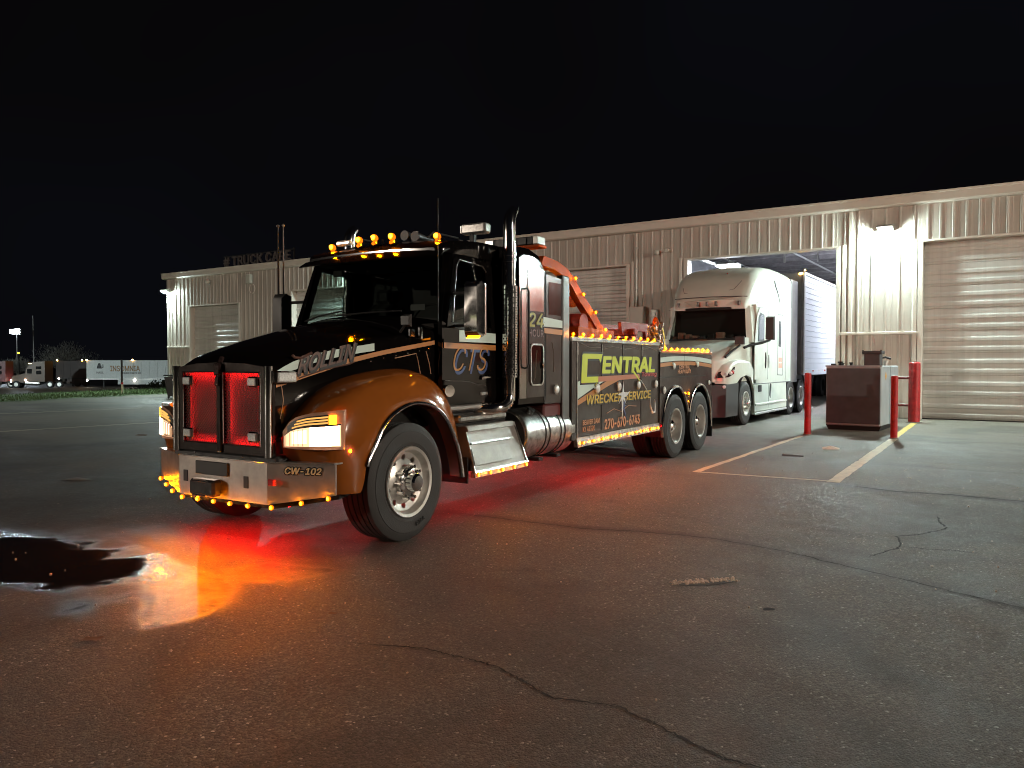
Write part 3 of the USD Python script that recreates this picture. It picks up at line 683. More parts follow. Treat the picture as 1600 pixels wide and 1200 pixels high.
def wheel(parent, x, y, R, W, s, front, rin=0.285, nuts=True, rim=None, tyre=None, letters=None):
    w = holder(parent, 'wheel')
    xf = x - s * W / 2          # centre plane; x is the outer face
    put(w, 'tyre', place(tyre_mesh(R, W, rin), s, xf, y, R), tyre or RUBBER, smooth=28)
    if front:
        put(w, 'rim', place(rim_front(rin), s, x - s * 0.075, y, R), rim or RIMALU, smooth=24)
        hub = lathe_x([(-0.02, 0), (-0.02, 0.135), (0.03, 0.135), (0.045, 0.115), (0.05, 0.085), (0.115, 0.078), (0.135, 0.06), (0.14, 0)], 32)
        put(w, 'hub_cap', place(hub, s, x - s * 0.03, y, R), CHROME, smooth=30)
        xn, rn, ln = x - s * 0.035, 0.142, 0.06
    else:
        put(w, 'rim', place(rim_rear(rin), s, x - s * 0.055, y, R), rim or RIMALU, smooth=24)
        hub = lathe_x([(-0.02, 0), (-0.02, 0.15), (0.05, 0.15), (0.075, 0.11), (0.15, 0.10), (0.185, 0.06), (0.19, 0)], 32)
        put(w, 'hub_cap', place(hub, s, x - s * 0.215, y, R), CHROME, smooth=30)
        put(w, 'tyre', place(tyre_mesh(R, W, rin), s, xf - s * 0.33, y, R), tyre or RUBBER, smooth=28)
        xn, rn, ln = x - s * 0.215, 0.165, 0.05
    if nuts:
        for i in range(10):
            a = i / 10 * 2 * math.pi
            c = np.array([xn, y + rn * math.cos(a), R + rn * math.sin(a)])
            put(w, 'lug_nut', cat_([cyl(c, c + np.array([s * ln, 0, 0]), 0.019, 8, 0.017), dome(c + np.array([s * ln, 0, 0]), 0.017, (1, 0, 0), 0.8, 1)]), CHROME)
    if letters:
        m = text(letters, 0.036, lambda p: p, depth=0.004)
        v = m.vertices; L = v[:, 0].max()
        ang = -math.pi / 2 + 0.35 + (v[:, 0] - L / 2) / (R - 0.12)
        rr = (R - 0.145) + (0.036 - v[:, 1])
        m.vertices = np.stack([x + 0.034 * W + v[:, 2] * 2 + 0.001, y + rr * np.cos(ang), R + rr * np.sin(ang)], 1)
        put(w, 'tyre_lettering', m, RUBBER, smooth=False)
    return w

# ------------------------------------------------------------------ the tow truck: x to its left side, y rearwards, origin under the front axle
TR = thing('tow_truck', 'black and copper heavy tow truck with lit amber lamps and red glow underneath', 'tow truck', (-5.6258, 5.0890, 0), 1.92)
def tput(n, m, mat, **k): return put(TR, n, m, mat, **k)
def lamp(c, r=0.024, axis=(1, 0, 0), mat=None, squash=0.75, parent=None, name='marker_light'):
    h = parent or TR
    r = r * 0.82
    c = np.asarray(c, float); d = np.asarray(axis, float) / np.linalg.norm(axis)
    if axis == (0, 1, 0): d = -d
    if h is TR:
        h = holder(TR, name)
        put(h, 'lens', dome(c, r, d, squash, 1), AMBERLENS, smooth=True)
        put(h, 'bulb', dome(c + d * r * squash * 0.62, r * 0.62, d, 0.7, 1), mat or AMBER, smooth=True)
    else:
        put(h, 'lamp_lens', dome(c, r, d, squash, 1), AMBERLENS, smooth=True)
        put(h, 'lamp_bulb', dome(c + d * r * squash * 0.62, r * 0.62, d, 0.7, 1), mat or AMBER, smooth=True)

# chassis
for s in (-1, 1):
    tput('frame_rail', box(s * 0.40, s * 0.50, -0.8, 8.9, 0.62, 0.90, 0.01), DARK)
tput('front_axle', cat_([box(-0.95, 0.95, -0.07, 0.07, 0.42, 0.56, 0.02)]), DARK)
for y in (6.95, 8.25):
    tput('rear_axle', cat_([cyl((-0.9, y, 0.52), (0.9, y, 0.52), 0.11, 12), trimesh.creation.icosphere(2, 0.24).apply_translation((0, y, 0.52))]), DARK)
tput('engine_block', box(-0.36, 0.36, -0.75, 0.75, 0.55, 1.25, 0.05), DARK)
tput('under_tray', box(-0.95, 0.95, 0.9, 3.1, 0.90, 1.06, 0.02), DARK)
for s in (-1, 1):
    wheel(TR, s * 1.22, 0.0, 0.515, 0.34, s, True, rin=0.302, letters='R268' if s > 0 else None)
    for y in (6.955, 8.245):
        wheel(TR, s * 1.235, y, 0.52, 0.275, s, False)
# red strip lamps under the frame
for a in ((-0.86, -0.86, -0.42, 0.42), (1.3, 2.9, 0.72, 0.72), (3.4, 5.9, 0.85, 0.85)):
    if a[0] == a[1]:
        tput('red_strip_lamp', box(-0.62, 0.50, -0.72, -0.68, 0.338, 0.346), REDUNDER)
    else:
        for s in (-1, 1):
            tput('red_strip_lamp', box(s * a[2], s * (a[2] + 0.03), a[0], a[1], 0.565, 0.575), REDUNDER2)

# hood
hw = interp([-0.98, 0.9], [0.60, 0.985])
hc = interp([-0.98, -0.93, -0.87, -0.73, -0.52, -0.27, 0.0, 0.43, 0.9], [1.545, 1.60, 1.648, 1.708, 1.778, 1.85, 1.915, 2.0, 2.055])
he = interp([-0.98, -0.93, -0.8, -0.66, -0.44, 0.08, 0.59, 0.9], [1.53, 1.575, 1.64, 1.69, 1.74, 1.82, 1.895, 1.955])
rings = []
for y in (-0.99, -0.96, -0.9, -0.82, -0.7, -0.5, -0.25, 0.05, 0.4, 0.7, 0.88):
    w, c, e = hw(y), hc(y), he(y)
    r = 0.05 if y < -0.9 else 0.075
    q = [(w, 0.95), (w, e - 0.25), (w, e - r - 0.04)]
    for k in range(7):
        t = k / 6 * math.pi / 2
        q.append((w - r + r * math.cos(t), e - r - 0.03 + r * math.sin(t)))
    for f in (0.78, 0.5, 0.2):
        q.append((f * (w - r), e - 0.03 + (c - e + 0.03) * (1 - f * f)))
    q = q + [(-x, z) for x, z in q[::-1]]
    rings.append([(x, y, z) for x, z in q])
tput('hood', loft(rings, cap=False), BLACK, smooth=40)
def band(ys, zt, zb, off=0.004, b=None):
    top = [((b(y) if b else hw(y)) + off, y, zt(y)) for y in ys]
    bot = [((b(y) if b else hw(y)) + off, y, zb(y)) for y in ys]
    return sheet([top, bot])
ys = np.linspace(-0.94, 0.02, 14)
zt = interp([-0.94, -0.5, 0.02], [1.475, 1.618, 1.722]); zb = interp([-0.94, -0.6, -0.25, 0.02], [1.425, 1.555, 1.625, 1.672])
# the pale stripe lies on the shoulder of the hood
zt = lambda y: he(y) - 0.078; zb = interp([-0.945, -0.6, -0.3, 0.02], [1.445, 1.555, 1.62, 1.665])
st = band(ys, zt, zb)
st2 = []
for sgn in (1, -1):
    m = st.copy(); m.vertices = m.vertices * np.array([sgn, 1, 1]); st2.append(m)
tput('pale_stripe', st2[0], STRIPE_W, smooth=True); tput('pale_stripe', st2[1], STRIPE_W, smooth=True)
ys = np.linspace(-0.945, 0.73, 18)
zt = interp([-0.945, -0.3, 0.1, 0.73], [1.405, 1.585, 1.668, 1.775]); zb = interp([-0.945, -0.3, 0.1, 0.73], [1.355, 1.54, 1.627, 1.735])
st = band(ys, zt, zb)
for sgn in (1, -1):
    m = st.copy(); m.vertices = m.vertices * np.array([sgn, 1, 1]); tput('orange_stripe', m, STRIPE_O, smooth=True)
for y in (-0.02, 0.12, 0.26, 0.40, 0.54, 0.66):
    tput('rivet', dome((hw(y) + 0.004, y, zb(y) - 0.03), 0.008, (1, 0, 0), 0.6, 1), CHROME)
def on_hood(p):      # u along y from the front, v up, w out: follows the hood's flared side
    return np.stack([0.604 + 0.006 + (p[:, 0] + 0.98) / 1.88 * 0.385 + p[:, 2], p[:, 0], p[:, 1]], 1)
for mt, dx, dz, bold, dep in ((BLKLET, 0.012, -0.014, True, 0.003), (BRNLET, 0, 0, False, 0.006)):
    m = ptext('ROLLIN', 0.135, lambda p: on_hood(np.stack([p[:, 0] - 0.76 + dx, p[:, 1] + 1.465 + dz + (p[:, 0]) * 0.235, p[:, 2]], 1)), 0.53, grow=6.0 if bold else 1.5, shear=0.30, depth=dep)
    tput('hood_lettering', m, mt, smooth=False)
tput('lettering_flourish', tube([(hw(y) + 0.008, y, z) for y, z in ((-0.80, 1.62), (-0.78, 1.60), (-0.72, 1.595), (-0.62, 1.64))], 0.012, 6), BRNLET)
tput('lettering_flourish', tube([(hw(y) + 0.008, y, z) for y, z in ((-0.74, 1.43), (-0.5, 1.50), (-0.25, 1.545), (-0.2, 1.565))], 0.007, 6), BRNLET)
for q in (((0.25, 1.60), (0.50, 1.645), (0.52, 1.58), (0.55, 1.45)), ((0.62, 1.67), (0.66, 1.55), (0.68, 1.45)), ((-0.90, 1.39), (-0.88, 1.25), (-0.91, 1.1))):
    tput('pinstripe', tube([(hw(y) + 0.003, y, z) for y, z in q], 0.004, 5), TANLET)
# rectangular strobe on the hood's side
for s in (1, -1):
    hl = holder(TR, 'hood_strobe')
    put(hl, 'bezel', box(s * 0.60, s * 0.655, -0.985, -0.755, 1.385, 1.49, 0.012), CHROME); put(hl, 'lens', box(s * 0.65, s * 0.668, -0.965, -0.775, 1.402, 1.475, 0.008), LENSCLR)
    tput('hood_latch', cat_([box(s * (hw(0.42) + 0.002), s * (hw(0.42) + 0.03), 0.40, 0.48, 1.80, 1.88, 0.008), box(s * (hw(0.5) + 0.002), s * (hw(0.5) + 0.04), 0.52, 0.56, 1.78, 1.90, 0.008)]), CHROME)
# grille
gz0, gz1, gw = 0.80, 1.515, 0.61
sur = Polygon([(-gw, gz0), (gw, gz0), (gw, gz1 - 0.09), (gw - 0.02, gz1 - 0.03), (gw - 0.08, gz1 + 0.008), (0.3, gz1 + 0.035), (0, gz1 + 0.045), (-0.3, gz1 + 0.035), (-gw + 0.08, gz1 + 0.008), (-gw + 0.02, gz1 - 0.03), (-gw, gz1 - 0.09)])
holes = [Polygon([(s * 0.035, 0.875), (s * 0.49, 0.875), (s * 0.49, gz1 - 0.04), (s * 0.035, gz1 - 0.03)]) for s in (-1, 1)]
front = lambda y: (lambda p: np.stack([p[:, 0], y - p[:, 2], p[:, 1]], 1))
tput('grille_surround', prism(sur.difference(union_all(holes)), 0.05, front(-0.955)), pbr('grille_frame_metal', (0.05, 0.04, 0.037), 0.15, metal=0.6, var=0.1))
for s in (-1, 1):
    tput('grille_bar', cat_([cyl((s * 0.585, -1.0, 0.79), (s * 0.585, -1.0, 1.53), 0.034, 16)]), CHROME)
    for k, z in enumerate((0.872, gz1 - 0.037)):
        tput('grille_trim', cyl((s * 0.03, -1.004, z), (s * 0.49, -1.004, z), 0.007, 8), CHROME)
    for x in (0.033, 0.492):
        tput('grille_trim', cyl((s * x, -1.004, 0.872), (s * x, -1.004, gz1 - 0.037), 0.007, 8), CHROME)
    bars = []
    x0, x1, z0, z1 = 0.035, 0.49, 0.875, gz1 - 0.035
    W_, H_ = x1 - x0, z1 - z0
    for k in np.arange(-H_, W_, 0.030):          # woven diamond mesh
        for sg in (1, -1):
            a0, a1 = max(0, k), min(W_, k + H_)
            if a1 - a0 < 0.01: continue
            pa, pb = (a0, a0 - k), (a1, a1 - k)
            X = [(x0 + p[0]) if sg > 0 else (x1 - p[0]) for p in (pa, pb)]
            bars.append(cyl((s * X[0], -0.975 + 0.003 * sg, z0 + pa[1]), (s * X[1], -0.975 + 0.003 * sg, z0 + pb[1]), 0.0058, 4))
    put(TR, 'grille_mesh', bars, GMESH, smooth=False, kind='stuff')
    tput('radiator', box(s * 0.03, s * 0.50, -0.925, -0.90, 0.84, 1.51), RADI)
    tput('red_strip_lamp', box(s * 0.06, s * 0.47, -0.955, -0.945, gz1 - 0.034, gz1 - 0.022), REDGRILLE)
    tput('red_strip_lamp', box(s * 0.08, s * 0.45, -0.955, -0.945, 0.852, 0.862), REDGRILLE2)
    for xa in (0.014, 0.514):
        tput('red_strip_lamp', box(s * xa, s * (xa + 0.006), -0.955, -0.945, 0.92, 1.44), REDSIDE)
    for z in (0.95, 1.40):
        g = holder(TR, 'grille_strobe')
        put(g, 'bezel', box(s * 0.355, s * 0.475, -1.022, -0.985, z - 0.042, z + 0.042, 0.012), CHROME); put(g, 'lens', box(s * 0.365, s * 0.465, -1.032, -1.018, z - 0.032, z + 0.032, 0.006), LENSCLR)
tput('grille_bar', box(-0.034, 0.034, -1.025, -0.97, 0.80, 1.56, 0.012), pbr('grille_centre_metal', (0.04, 0.03, 0.028), 0.12, metal=0.6))
tput('hood_ornament', cat_([box(-0.045, 0.045, -1.045, -1.015, 1.45, 1.555, 0.02), box(-0.03, 0.03, -1.04, -1.02, 1.36, 1.44, 0.01), cyl((0, -1.0, 1.56), (0, -0.98, 1.605), 0.02, 10)]), pbr('ornament_metal', (0.05, 0.03, 0.028), 0.15, metal=0.5, var=0.5, scale=60))
for s in (-1, 1):
    tput('grille_screw', dome((s * 0.30, -1.03, 0.785), 0.011, (0, 1, 0), 0.6, 1), CHROME)
tput('grille_sill', box(-0.66, 0.66, -0.985, -0.80, 0.735, 0.80, 0.02), DARK)

# bumper: a flat middle and two swept ends with raked lower edges
BUMP = pbr('bumper_metal', (0.50, 0.45, 0.41), 0.30, metal=0.85, var=0.12, scale=2.5, bump=0.02)
plan = [(-1.115, -0.80), (-0.56, -1.0), (0.56, -1.0), (1.115, -0.80)]
zlow = [0.50, 0.405, 0.405, 0.50]
def plate(i, j, zt=0.745, th=0.03, lift=0.0):
    (xa, ya), (xb, yb) = plan[i], plan[j]
    d = np.array([xb - xa, yb - ya]); n = np.array([d[1], -d[0]]) / np.linalg.norm(d)
    if n[1] > 0: n = -n
    P = []
    for k, o in ((0, lift), (1, lift - th)):
        for (x, y), z in (((xa, ya), zlow[i]), ((xb, yb), zlow[j]), ((xb, yb), zt), ((xa, ya), zt)):
            P.append((x + n[0] * o, y + n[1] * o, z))
    return hull(P)
tput('bumper', plate(1, 2), BUMP); tput('bumper_end', plate(0, 1), BUMP); tput('bumper_end', plate(2, 3), BUMP)
tput('bumper_lip', cat_([box(-0.56, 0.56, -1.012, -0.90, 0.745, 0.757, 0.004)]), ALU)
for i, j in ((0, 1), (2, 3)):
    (xa, ya), (xb, yb) = plan[i], plan[j]
    tput('bumper_lip', hull([(xa, ya - 0.012, z) for z in (0.745, 0.757)] + [(xb, yb - 0.012, z) for z in (0.745, 0.757)] + [(xa, ya + 0.1, z) for z in (0.745, 0.757)] + [(xb, yb + 0.1, z) for z in (0.745, 0.757)]), ALU)
tput('bumper_skirt', hull([(-1.1, -0.74, 0.46), (-0.55, -0.94, 0.36), (0.55, -0.94, 0.36), (1.1, -0.74, 0.46), (-1.0, -0.5, 0.46), (1.0, -0.5, 0.46), (-0.5, -0.5, 0.36), (0.5, -0.5, 0.36), (-1.0, -0.6, 0.72), (1.0, -0.6, 0.72)]), DARK)
tput('number_plate', box(-0.32, 0.10, -1.018, -1.0, 0.60, 0.715, 0.006), pbr('dark_plate', (0.03, 0.025, 0.022), 0.5))
tp = holder(TR, 'tow_hitch')
put(tp, 'socket', cat_([box(-0.30, 0.02, -1.10, -1.0, 0.43, 0.57, 0.02)]), pbr('hitch_black', (0.02, 0.016, 0.015), 0.25, coat=0.6))
put(tp, 'pin', cat_([cyl((-0.30, -1.05, 0.55), (-0.30, -1.05, 0.40), 0.018, 8), cyl((-0.22, -1.11, 0.56), (-0.05, -1.11, 0.56), 0.012, 8), cyl((-0.22, -1.11, 0.44), (-0.05, -1.11, 0.44), 0.012, 8)]), CHROME)
for x in (-0.47, 0.31):
    tput('tow_eye', box(x - 0.03, x + 0.03, -1.006, -0.998, 0.52, 0.62, 0.004), DARK)
e = np.array([0.555, 0.20]) / np.hypot(0.555, 0.20); en = np.array([0.20, -0.555]) / np.hypot(0.555, 0.20)
def on_end(p):
    return np.stack([0.56 + e[0] * p[:, 0] + en[0] * (p[:, 2] + 0.003), -1.0 + e[1] * p[:, 0] + en[1] * (p[:, 2] + 0.003), p[:, 1]], 1)
for mt, grow, dep in ((BLKLET, 15.0, 0.002), (pbr('pale_gold_lettering', (0.62, 0.48, 0.26), 0.4), 3.0, 0.004)):
    tput('bumper_lettering', ptext('CW-102', 0.050, lambda p: on_end(np.stack([p[:, 0] + 0.155, p[:, 1] + 0.664, p[:, 2]], 1)), 0.31, grow=grow, shear=0.25, depth=dep), mt, smooth=False)
for x in (0.04,):
    tput('bumper_bolt', box(0.60, 0.66, -1.03, -1.0, 0.57, 0.62, 0.004), LENSRED)
for x, y, z in ((-1.07, -0.83, 0.475), (-0.90, -0.89, 0.44), (-0.72, -0.955, 0.405), (-0.52, -1.0, 0.375), (-0.31, -1.0, 0.375), (-0.10, -1.0, 0.375), (0.11, -1.0, 0.375), (0.33, -1.0, 0.375), (0.60, -0.99, 0.385), (0.845, -0.90, 0.43), (1.06, -0.82, 0.475)):
    lamp((x, y, z), 0.026, (0, 1, 0))

# fenders: rails from the inside out; stations from the front's lower edge over the arch to the rear
lip = [(-0.60, 0.50), (-0.545, 0.62), (-0.51, 0.753), (-0.43, 0.86), (-0.31, 1.03), (-0.13, 1.145), (0.12, 1.20), (0.40, 1.145), (0.605, 0.995), (0.76, 0.74), (0.84, 0.45)]
sho = [(-0.79, 0.50), (-0.79, 0.62), (-0.79, 0.76), (-0.77, 0.93), (-0.69, 1.09), (-0.46, 1.28), (-0.02, 1.385), (0.40, 1.365), (0.72, 1.19), (0.90, 0.86), (0.965, 0.43)]
cre = [(-0.82, 0.50), (-0.82, 0.62), (-0.84, 0.76), (-0.83, 0.95), (-0.76, 1.13), (-0.52, 1.33), (0.0, 1.455), (0.44, 1.455), (0.80, 1.28), (1.0, 0.90), (1.06, 0.42)]
mid = [(-0.86, 0.50), (-0.86, 0.62), (-0.88, 0.76), (-0.875, 0.95), (-0.80, 1.13), (-0.52, 1.355), (0.04, 1.49), (0.50, 1.49), (0.83, 1.31), (1.02, 0.90), (1.08, 0.42)]
inn = [(-0.90, 0.50), (-0.90, 0.62), (-0.92, 0.76), (-0.90, 0.93), (-0.82, 1.09), (-0.50, 1.33), (0.06, 1.48), (0.52, 1.48), (0.85, 1.31), (1.04, 0.90), (1.10, 0.42)]
from scipy.interpolate import CubicSpline
def smooth_rail(r, n=44):
    r = np.array(r); s = np.linspace(0, 1, len(r)); u = np.linspace(0, 1, n)
    return np.stack([np.interp(u, s, r[:, 0]) if False else CubicSpline(s, r[:, 0])(u), CubicSpline(s, r[:, 1])(u)], 1)
for _r in (sho, cre, mid, inn):
    _r[:3] = [(y + 0.05, z) for y, z in _r[:3]]
rails = [(0.62, inn), (0.80, mid), (0.985, cre), (1.10, sho), (1.195, lip)]
R_ = [np.stack([np.full(44, b), *smooth_rail(r).T], 1) for b, r in rails]
U_ = np.linspace(0, 1, 17)
F_ = []
for k in range(44):        # smooth across as well
    q = np.array([R_[i][k] for i in range(5)])
    cs = CubicSpline([0, 0.3, 0.6, 0.82, 1.0], q)
    F_.append(cs(U_))
F_ = np.array(F_)
inner_lip = F_[:, -1] - np.array([0.03, 0, 0]); ret = F_[:, -1] + np.array([-0.14, 0, 0])
fsh = np.concatenate([F_, inner_lip[:, None] + 0, ret[:, None]], 1)
fm = sheet(list(fsh))
FZ = pbr('copper_dark_lip', (0.20, 0.06, 0.012), 0.35, coat=1.0)
for s in (1, -1):
    m = fm if s > 0 else mirror(fm)
    tput('fender', m, COPPER, smooth=True)
    well = sheet([[(s * 1.165, p[1], p[2]) for p in F_[:, -1]], [(s * 0.55, p[1], p[2] + 0.04) for p in F_[:, -1]]])
    tput('wheel_well', well, DARK, smooth=True)
    tr = [F_[k, -1] + np.array([0.012, 0, 0]) for k in range(7, 44)]
    trm = tube([(s * p[0], p[1], p[2]) for p in tr], 0.017, 8)
    tput('fender_trim', trm, CHROME)
    for k in range(9):
        y = -0.48 + k * 0.135
        if s > 0: tput('fender_bolt', dome((1.06, y, 0.86 - 0.012 * k), 0.009, (1, 0, 0), 0.7, 1), CBOLT)
    # headlight: lens block wrapped round the corner
    def hp(u, v):      # u 0 inner .. 1 outer; v 0 bottom .. 1 top
        pts = np.array([(0.70, -0.935), (0.86, -0.905), (1.02, -0.845), (1.135, -0.745)])
        c = CubicSpline([0, 0.35, 0.7, 1], pts)(u)
        zb = 0.885 + 0.005 * u; zt = np.interp(u, [-0.1, 0, 0.08, 0.2, 0.45, 1], [0.97, 1.015, 1.06, 1.098, 1.13, 1.158])
        return np.array([s * c[0], c[1], zb + (zt - zb) * v])
    def patch(u0, u1, v0, v1, lift):
        P = [[hp(u, v) for u in np.linspace(u0, u1, 9)] for v in np.linspace(v0, v1, 5)]
        o = np.array([s * 0.5, -0.86, 0]) * lift
        top = [[p + o for p in row] for row in P]
        back = [[p - np.array([s * 0.03, -0.06, 0]) for p in row] for row in P]
        ring = lambda rows: rows[0] + [r[-1] for r in rows[1:]] + rows[-1][::-1][1:] + [r[0] for r in rows[1:-1]][::-1]
        return cat_([sheet(top), loft([ring(top), ring(back)], cap=False)])
    H = holder(TR, 'headlight')
    put(H, 'bezel', patch(-0.04, 1.03, -0.10, 1.08, 0.006), HLRIM, smooth=True)
    put(H, 'reflector', patch(0.0, 0.99, 0.0, 0.64, 0.014), HEADREF, smooth=True)
    put(H, 'lamp', patch(0.50, 0.97, 0.03, 0.62, 0.026), HEADW, smooth=True)
    put(H, 'lamp', patch(0.16, 0.44, 0.10, 0.56, 0.022), HEADSOFT, smooth=True)
    for k in range(5):
        put(H, 'divider', patch(0.03 + 0.085 * k, 0.038 + 0.085 * k, 0.02, 0.60, 0.028), CHROME, smooth=True)
    put(H, 'turn_lamp', patch(0.06, 0.80, 0.68, 0.99, 0.014), CHROME, smooth=True)
    for k in range(3):
        put(H, 'turn_segment', patch(0.16 + 0.05 * k, 0.80, 0.71 + 0.09 * k, 0.76 + 0.09 * k, 0.020), TURNDIM, smooth=True)
    put(H, 'turn_lamp', patch(0.82, 0.93, 0.68, 0.95, 0.022), AMBERDIM, smooth=True)
    put(H, 'brow', patch(0.0, 1.0, 0.635, 0.675, 0.022), CHROME, smooth=True)
    lamp((s * 1.035, 0.24, 1.425), 0.03, (s * 0.4, -0.3, 1), AMBERHI)
    lamp((s * 1.135, -0.66, 0.845), 0.026, (s, -0.3, 0), AMBERHI)
    tput('mud_flap', box(s * 0.72, s * 1.16, 0.985, 1.0, 0.36, 0.62), TRIMBLK)

# cab -------------------------------------------------------------
tput('cab_floor', box(-0.98, 0.98, 0.80, 1.86, 1.06, 1.16), DARK)
tput('cab_wall', box(-1.02, 1.02, 1.84, 1.90, 1.08, 2.70, 0.01), BLACK)
# cowl between hood and glass
cow = []
for t in np.linspace(-1, 1, 15):
    y1 = 0.86 - 0.20 * (1 - t * t)
    cow.append([(t * 0.985, 0.90, 1.955 + 0.095 * (1 - t * t)), (t * 0.97, y1, 1.965 + 0.075 * (1 - t * t)), (t * 0.97, y1 + 0.05, 1.90), (t * 0.985, 0.95, 1.3)])
tput('cowl', sheet(cow), BLACK, smooth=True)
def wsp(t, v):
    yb, yt = 0.82 - 0.24 * (1 - t * t), 1.0 - 0.17 * (1 - t * t)
    wb, wt = 0.955, 0.875
    return np.array([t * (wb + (wt - wb) * v), yb + (yt - yb) * v, 1.975 + 0.05 * (1 - t * t) * (1 - v) + (2.665 - 1.975) * v])
tput('windshield', sheet([[wsp(t, v) for t in np.linspace(-1, 1, 17)] for v in np.linspace(0.02, 0.99, 5)]), WINDOW, smooth=True)
tput('windshield_wiper', tube([wsp(-0.2, 0.03) + np.array([0, -0.02, 0]), wsp(0.25, 0.06) + np.array([0, -0.025, 0.0]), wsp(0.62, 0.10) + np.array([0, -0.02, 0])], 0.009, 6), TRIMBLK)
tput('windshield_wiper', tube([wsp(-0.85, 0.03) + np.array([0, -0.02, 0]), wsp(-0.5, 0.06) + np.array([0, -0.025, 0.0]), wsp(-0.12, 0.10) + np.array([0, -0.02, 0])], 0.009, 6), TRIMBLK)
for s in (1, -1):
    tput('pillar', loft([[(s * 0.945, 0.79, 1.95), (s * 1.02, 0.83, 1.95), (s * 1.02, 0.93, 1.95), (s * 0.955, 0.90, 1.95)], [(s * 0.865, 0.99, 2.67), (s * 0.95, 1.03, 2.67), (s * 0.95, 1.12, 2.67), (s * 0.87, 1.09, 2.67)]]), BLACK)
    tput('pillar', loft([[(s * 0.97, 1.66, 1.85), (s * 1.035, 1.66, 1.85), (s * 1.035, 1.86, 1.85), (s * 0.97, 1.86, 1.85)], [(s * 0.91, 1.62, 2.67), (s * 0.965, 1.62, 2.67), (s * 0.965, 1.86, 2.67), (s * 0.91, 1.86, 2.67)]]), BLACK)
    # door: lower skin, window frame, glass
    door = Polygon([(0.735, 1.14), (1.70, 1.14), (1.70, 1.885), (1.66, 1.895), (0.86, 1.925), (0.735, 1.96)])
    D = holder(TR, 'door')
    put(D, 'skin', prism(door, 0.05, on_side(0.988, s)), BLACK)
    fr = Polygon([(0.80, 1.90), (1.655, 1.875), (1.635, 2.63), (1.10, 2.65), (1.02, 2.60)])
    gl = Polygon([(0.885, 1.955), (1.60, 1.925), (1.585, 2.52), (1.545, 2.565), (1.13, 2.59), (1.06, 2.54)])
    tilt = lambda p: np.stack([s * (1.02 - 0.085 * (p[:, 1] - 1.9) / 0.75 + p[:, 2]), p[:, 0], p[:, 1]], 1)
    put(D, 'window_frame', prism(fr.difference(gl), 0.03, lambda p: tilt(p)), BLACK)
    put(D, 'window', prism(gl.buffer(0.01), 0.004, lambda p: tilt(p + np.array([0, 0, 0.012]))), WINDOW)
    put(D, 'window_trim', tube([tilt(np.array([[y, z, 0.034]]))[0] for y, z in ((0.90, 1.96), (1.06, 2.53), (1.12, 2.60), (1.54, 2.575), (1.60, 2.52))], 0.006, 6), WTRIM)
    put(D, 'handle', cat_([box(s * 1.035, s * 1.065, 1.41, 1.57, 1.385, 1.425, 0.012), cyl((s * 1.03, 1.42, 1.395), (s * 1.06, 1.42, 1.395), 0.014, 8)]), CHROME)
    put(D, 'lower_handle', box(s * 1.03, s * 1.05, 1.40, 1.54, 1.215, 1.255, 0.01), DULLALU)
    put(D, 'hinge', [cyl((s * 1.035, 0.75, z), (s * 1.035, 0.75, z + 0.09), 0.014, 8) for z in (1.30, 1.70)], BLACK)
    put(D, 'crease', [tube([(s * 1.040, 0.78, 1.385), (s * 1.040, 1.20, 1.365), (s * 1.040, 1.36, 1.33), (s * 1.040, 1.50, 1.32)], 0.005, 5)], pbr('door_crease', (0.05, 0.04, 0.035), 0.3) if s > 0 else MATS['door_crease'])
    yy = [0.735, 1.70]
    st = lambda z0, z1, o: prism(Polygon([(0.735, z0 + o), (1.70, z0), (1.70, z1), (0.735, z1 + o)]), 0.002, on_side(1.039, s))
    put(D, 'pale_stripe', prism(Polygon([(1.02, 1.768), (1.70, 1.768), (1.70, 1.868), (1.02, 1.885)]), 0.002, on_side(1.039, s)), STRIPE_W)
    put(D, 'orange_stripe', st(1.69, 1.745, 0.01), STRIPE_O)
    if s > 0:
        for mt, dx, dz, bold, dep in ((BLUELET, 0.03, -0.03, True, 0.002), (ORLET, 0, 0, False, 0.004)):
            put(D, 'lettering', ptext('CTS', 0.25, lambda p: on_side(1.0385)(p + np.array([0.88 + dx, 1.475 + dz, 0])), 0.60, grow=0.5 if bold else -1.2, shear=0.36, depth=dep), mt, smooth=False)
    tput('cab_sill', box(s * 0.94, s * 1.03, 0.74, 1.86, 1.075, 1.135, 0.015), DULLALU)
    tput('quarter_panel', box(s * 0.985, s * 1.03, 1.705, 1.87, 1.14, 1.86, 0.005), BLACK)
    tput('spot_lamp', cat_([cyl((s * 1.03, 0.80, 1.285), (s * 1.10, 0.775, 1.285), 0.058, 20)]), CHROME)
# roof
rr = []
for y, w, zt, zb in ((0.86, 0.86, 2.70, 2.655), (0.92, 0.92, 2.745, 2.655), (1.05, 0.955, 2.785, 2.655), (1.25, 0.97, 2.815, 2.655), (1.55, 0.98, 2.835, 2.655), (1.95, 0.985, 2.84, 2.655)):
    rr.append(rrect(y, w, zb, zt, min(0.05, (zt - zb) * 0.6), 4, 0.02 if y < 1 else 0.045))
tput('roof', loft(rr), BLACK, smooth=40)
# sun visor, slightly bowed
vis = []
for t in np.linspace(-1, 1, 21):
    y = 0.90 - 0.13 * (1 - t * t)
    vis.append([(t * 0.945, y + 0.10, 2.705), (t * 0.955, y + 0.0, 2.675), (t * 0.965, y - 0.10, 2.60 + 0.012 * abs(t)), (t * 0.965, y - 0.085, 2.592 + 0.012 * abs(t)), (t * 0.955, y + 0.01, 2.66), (t * 0.945, y + 0.09, 2.69)])
tput('sun_visor', loft(vis), BLACK, smooth=35)
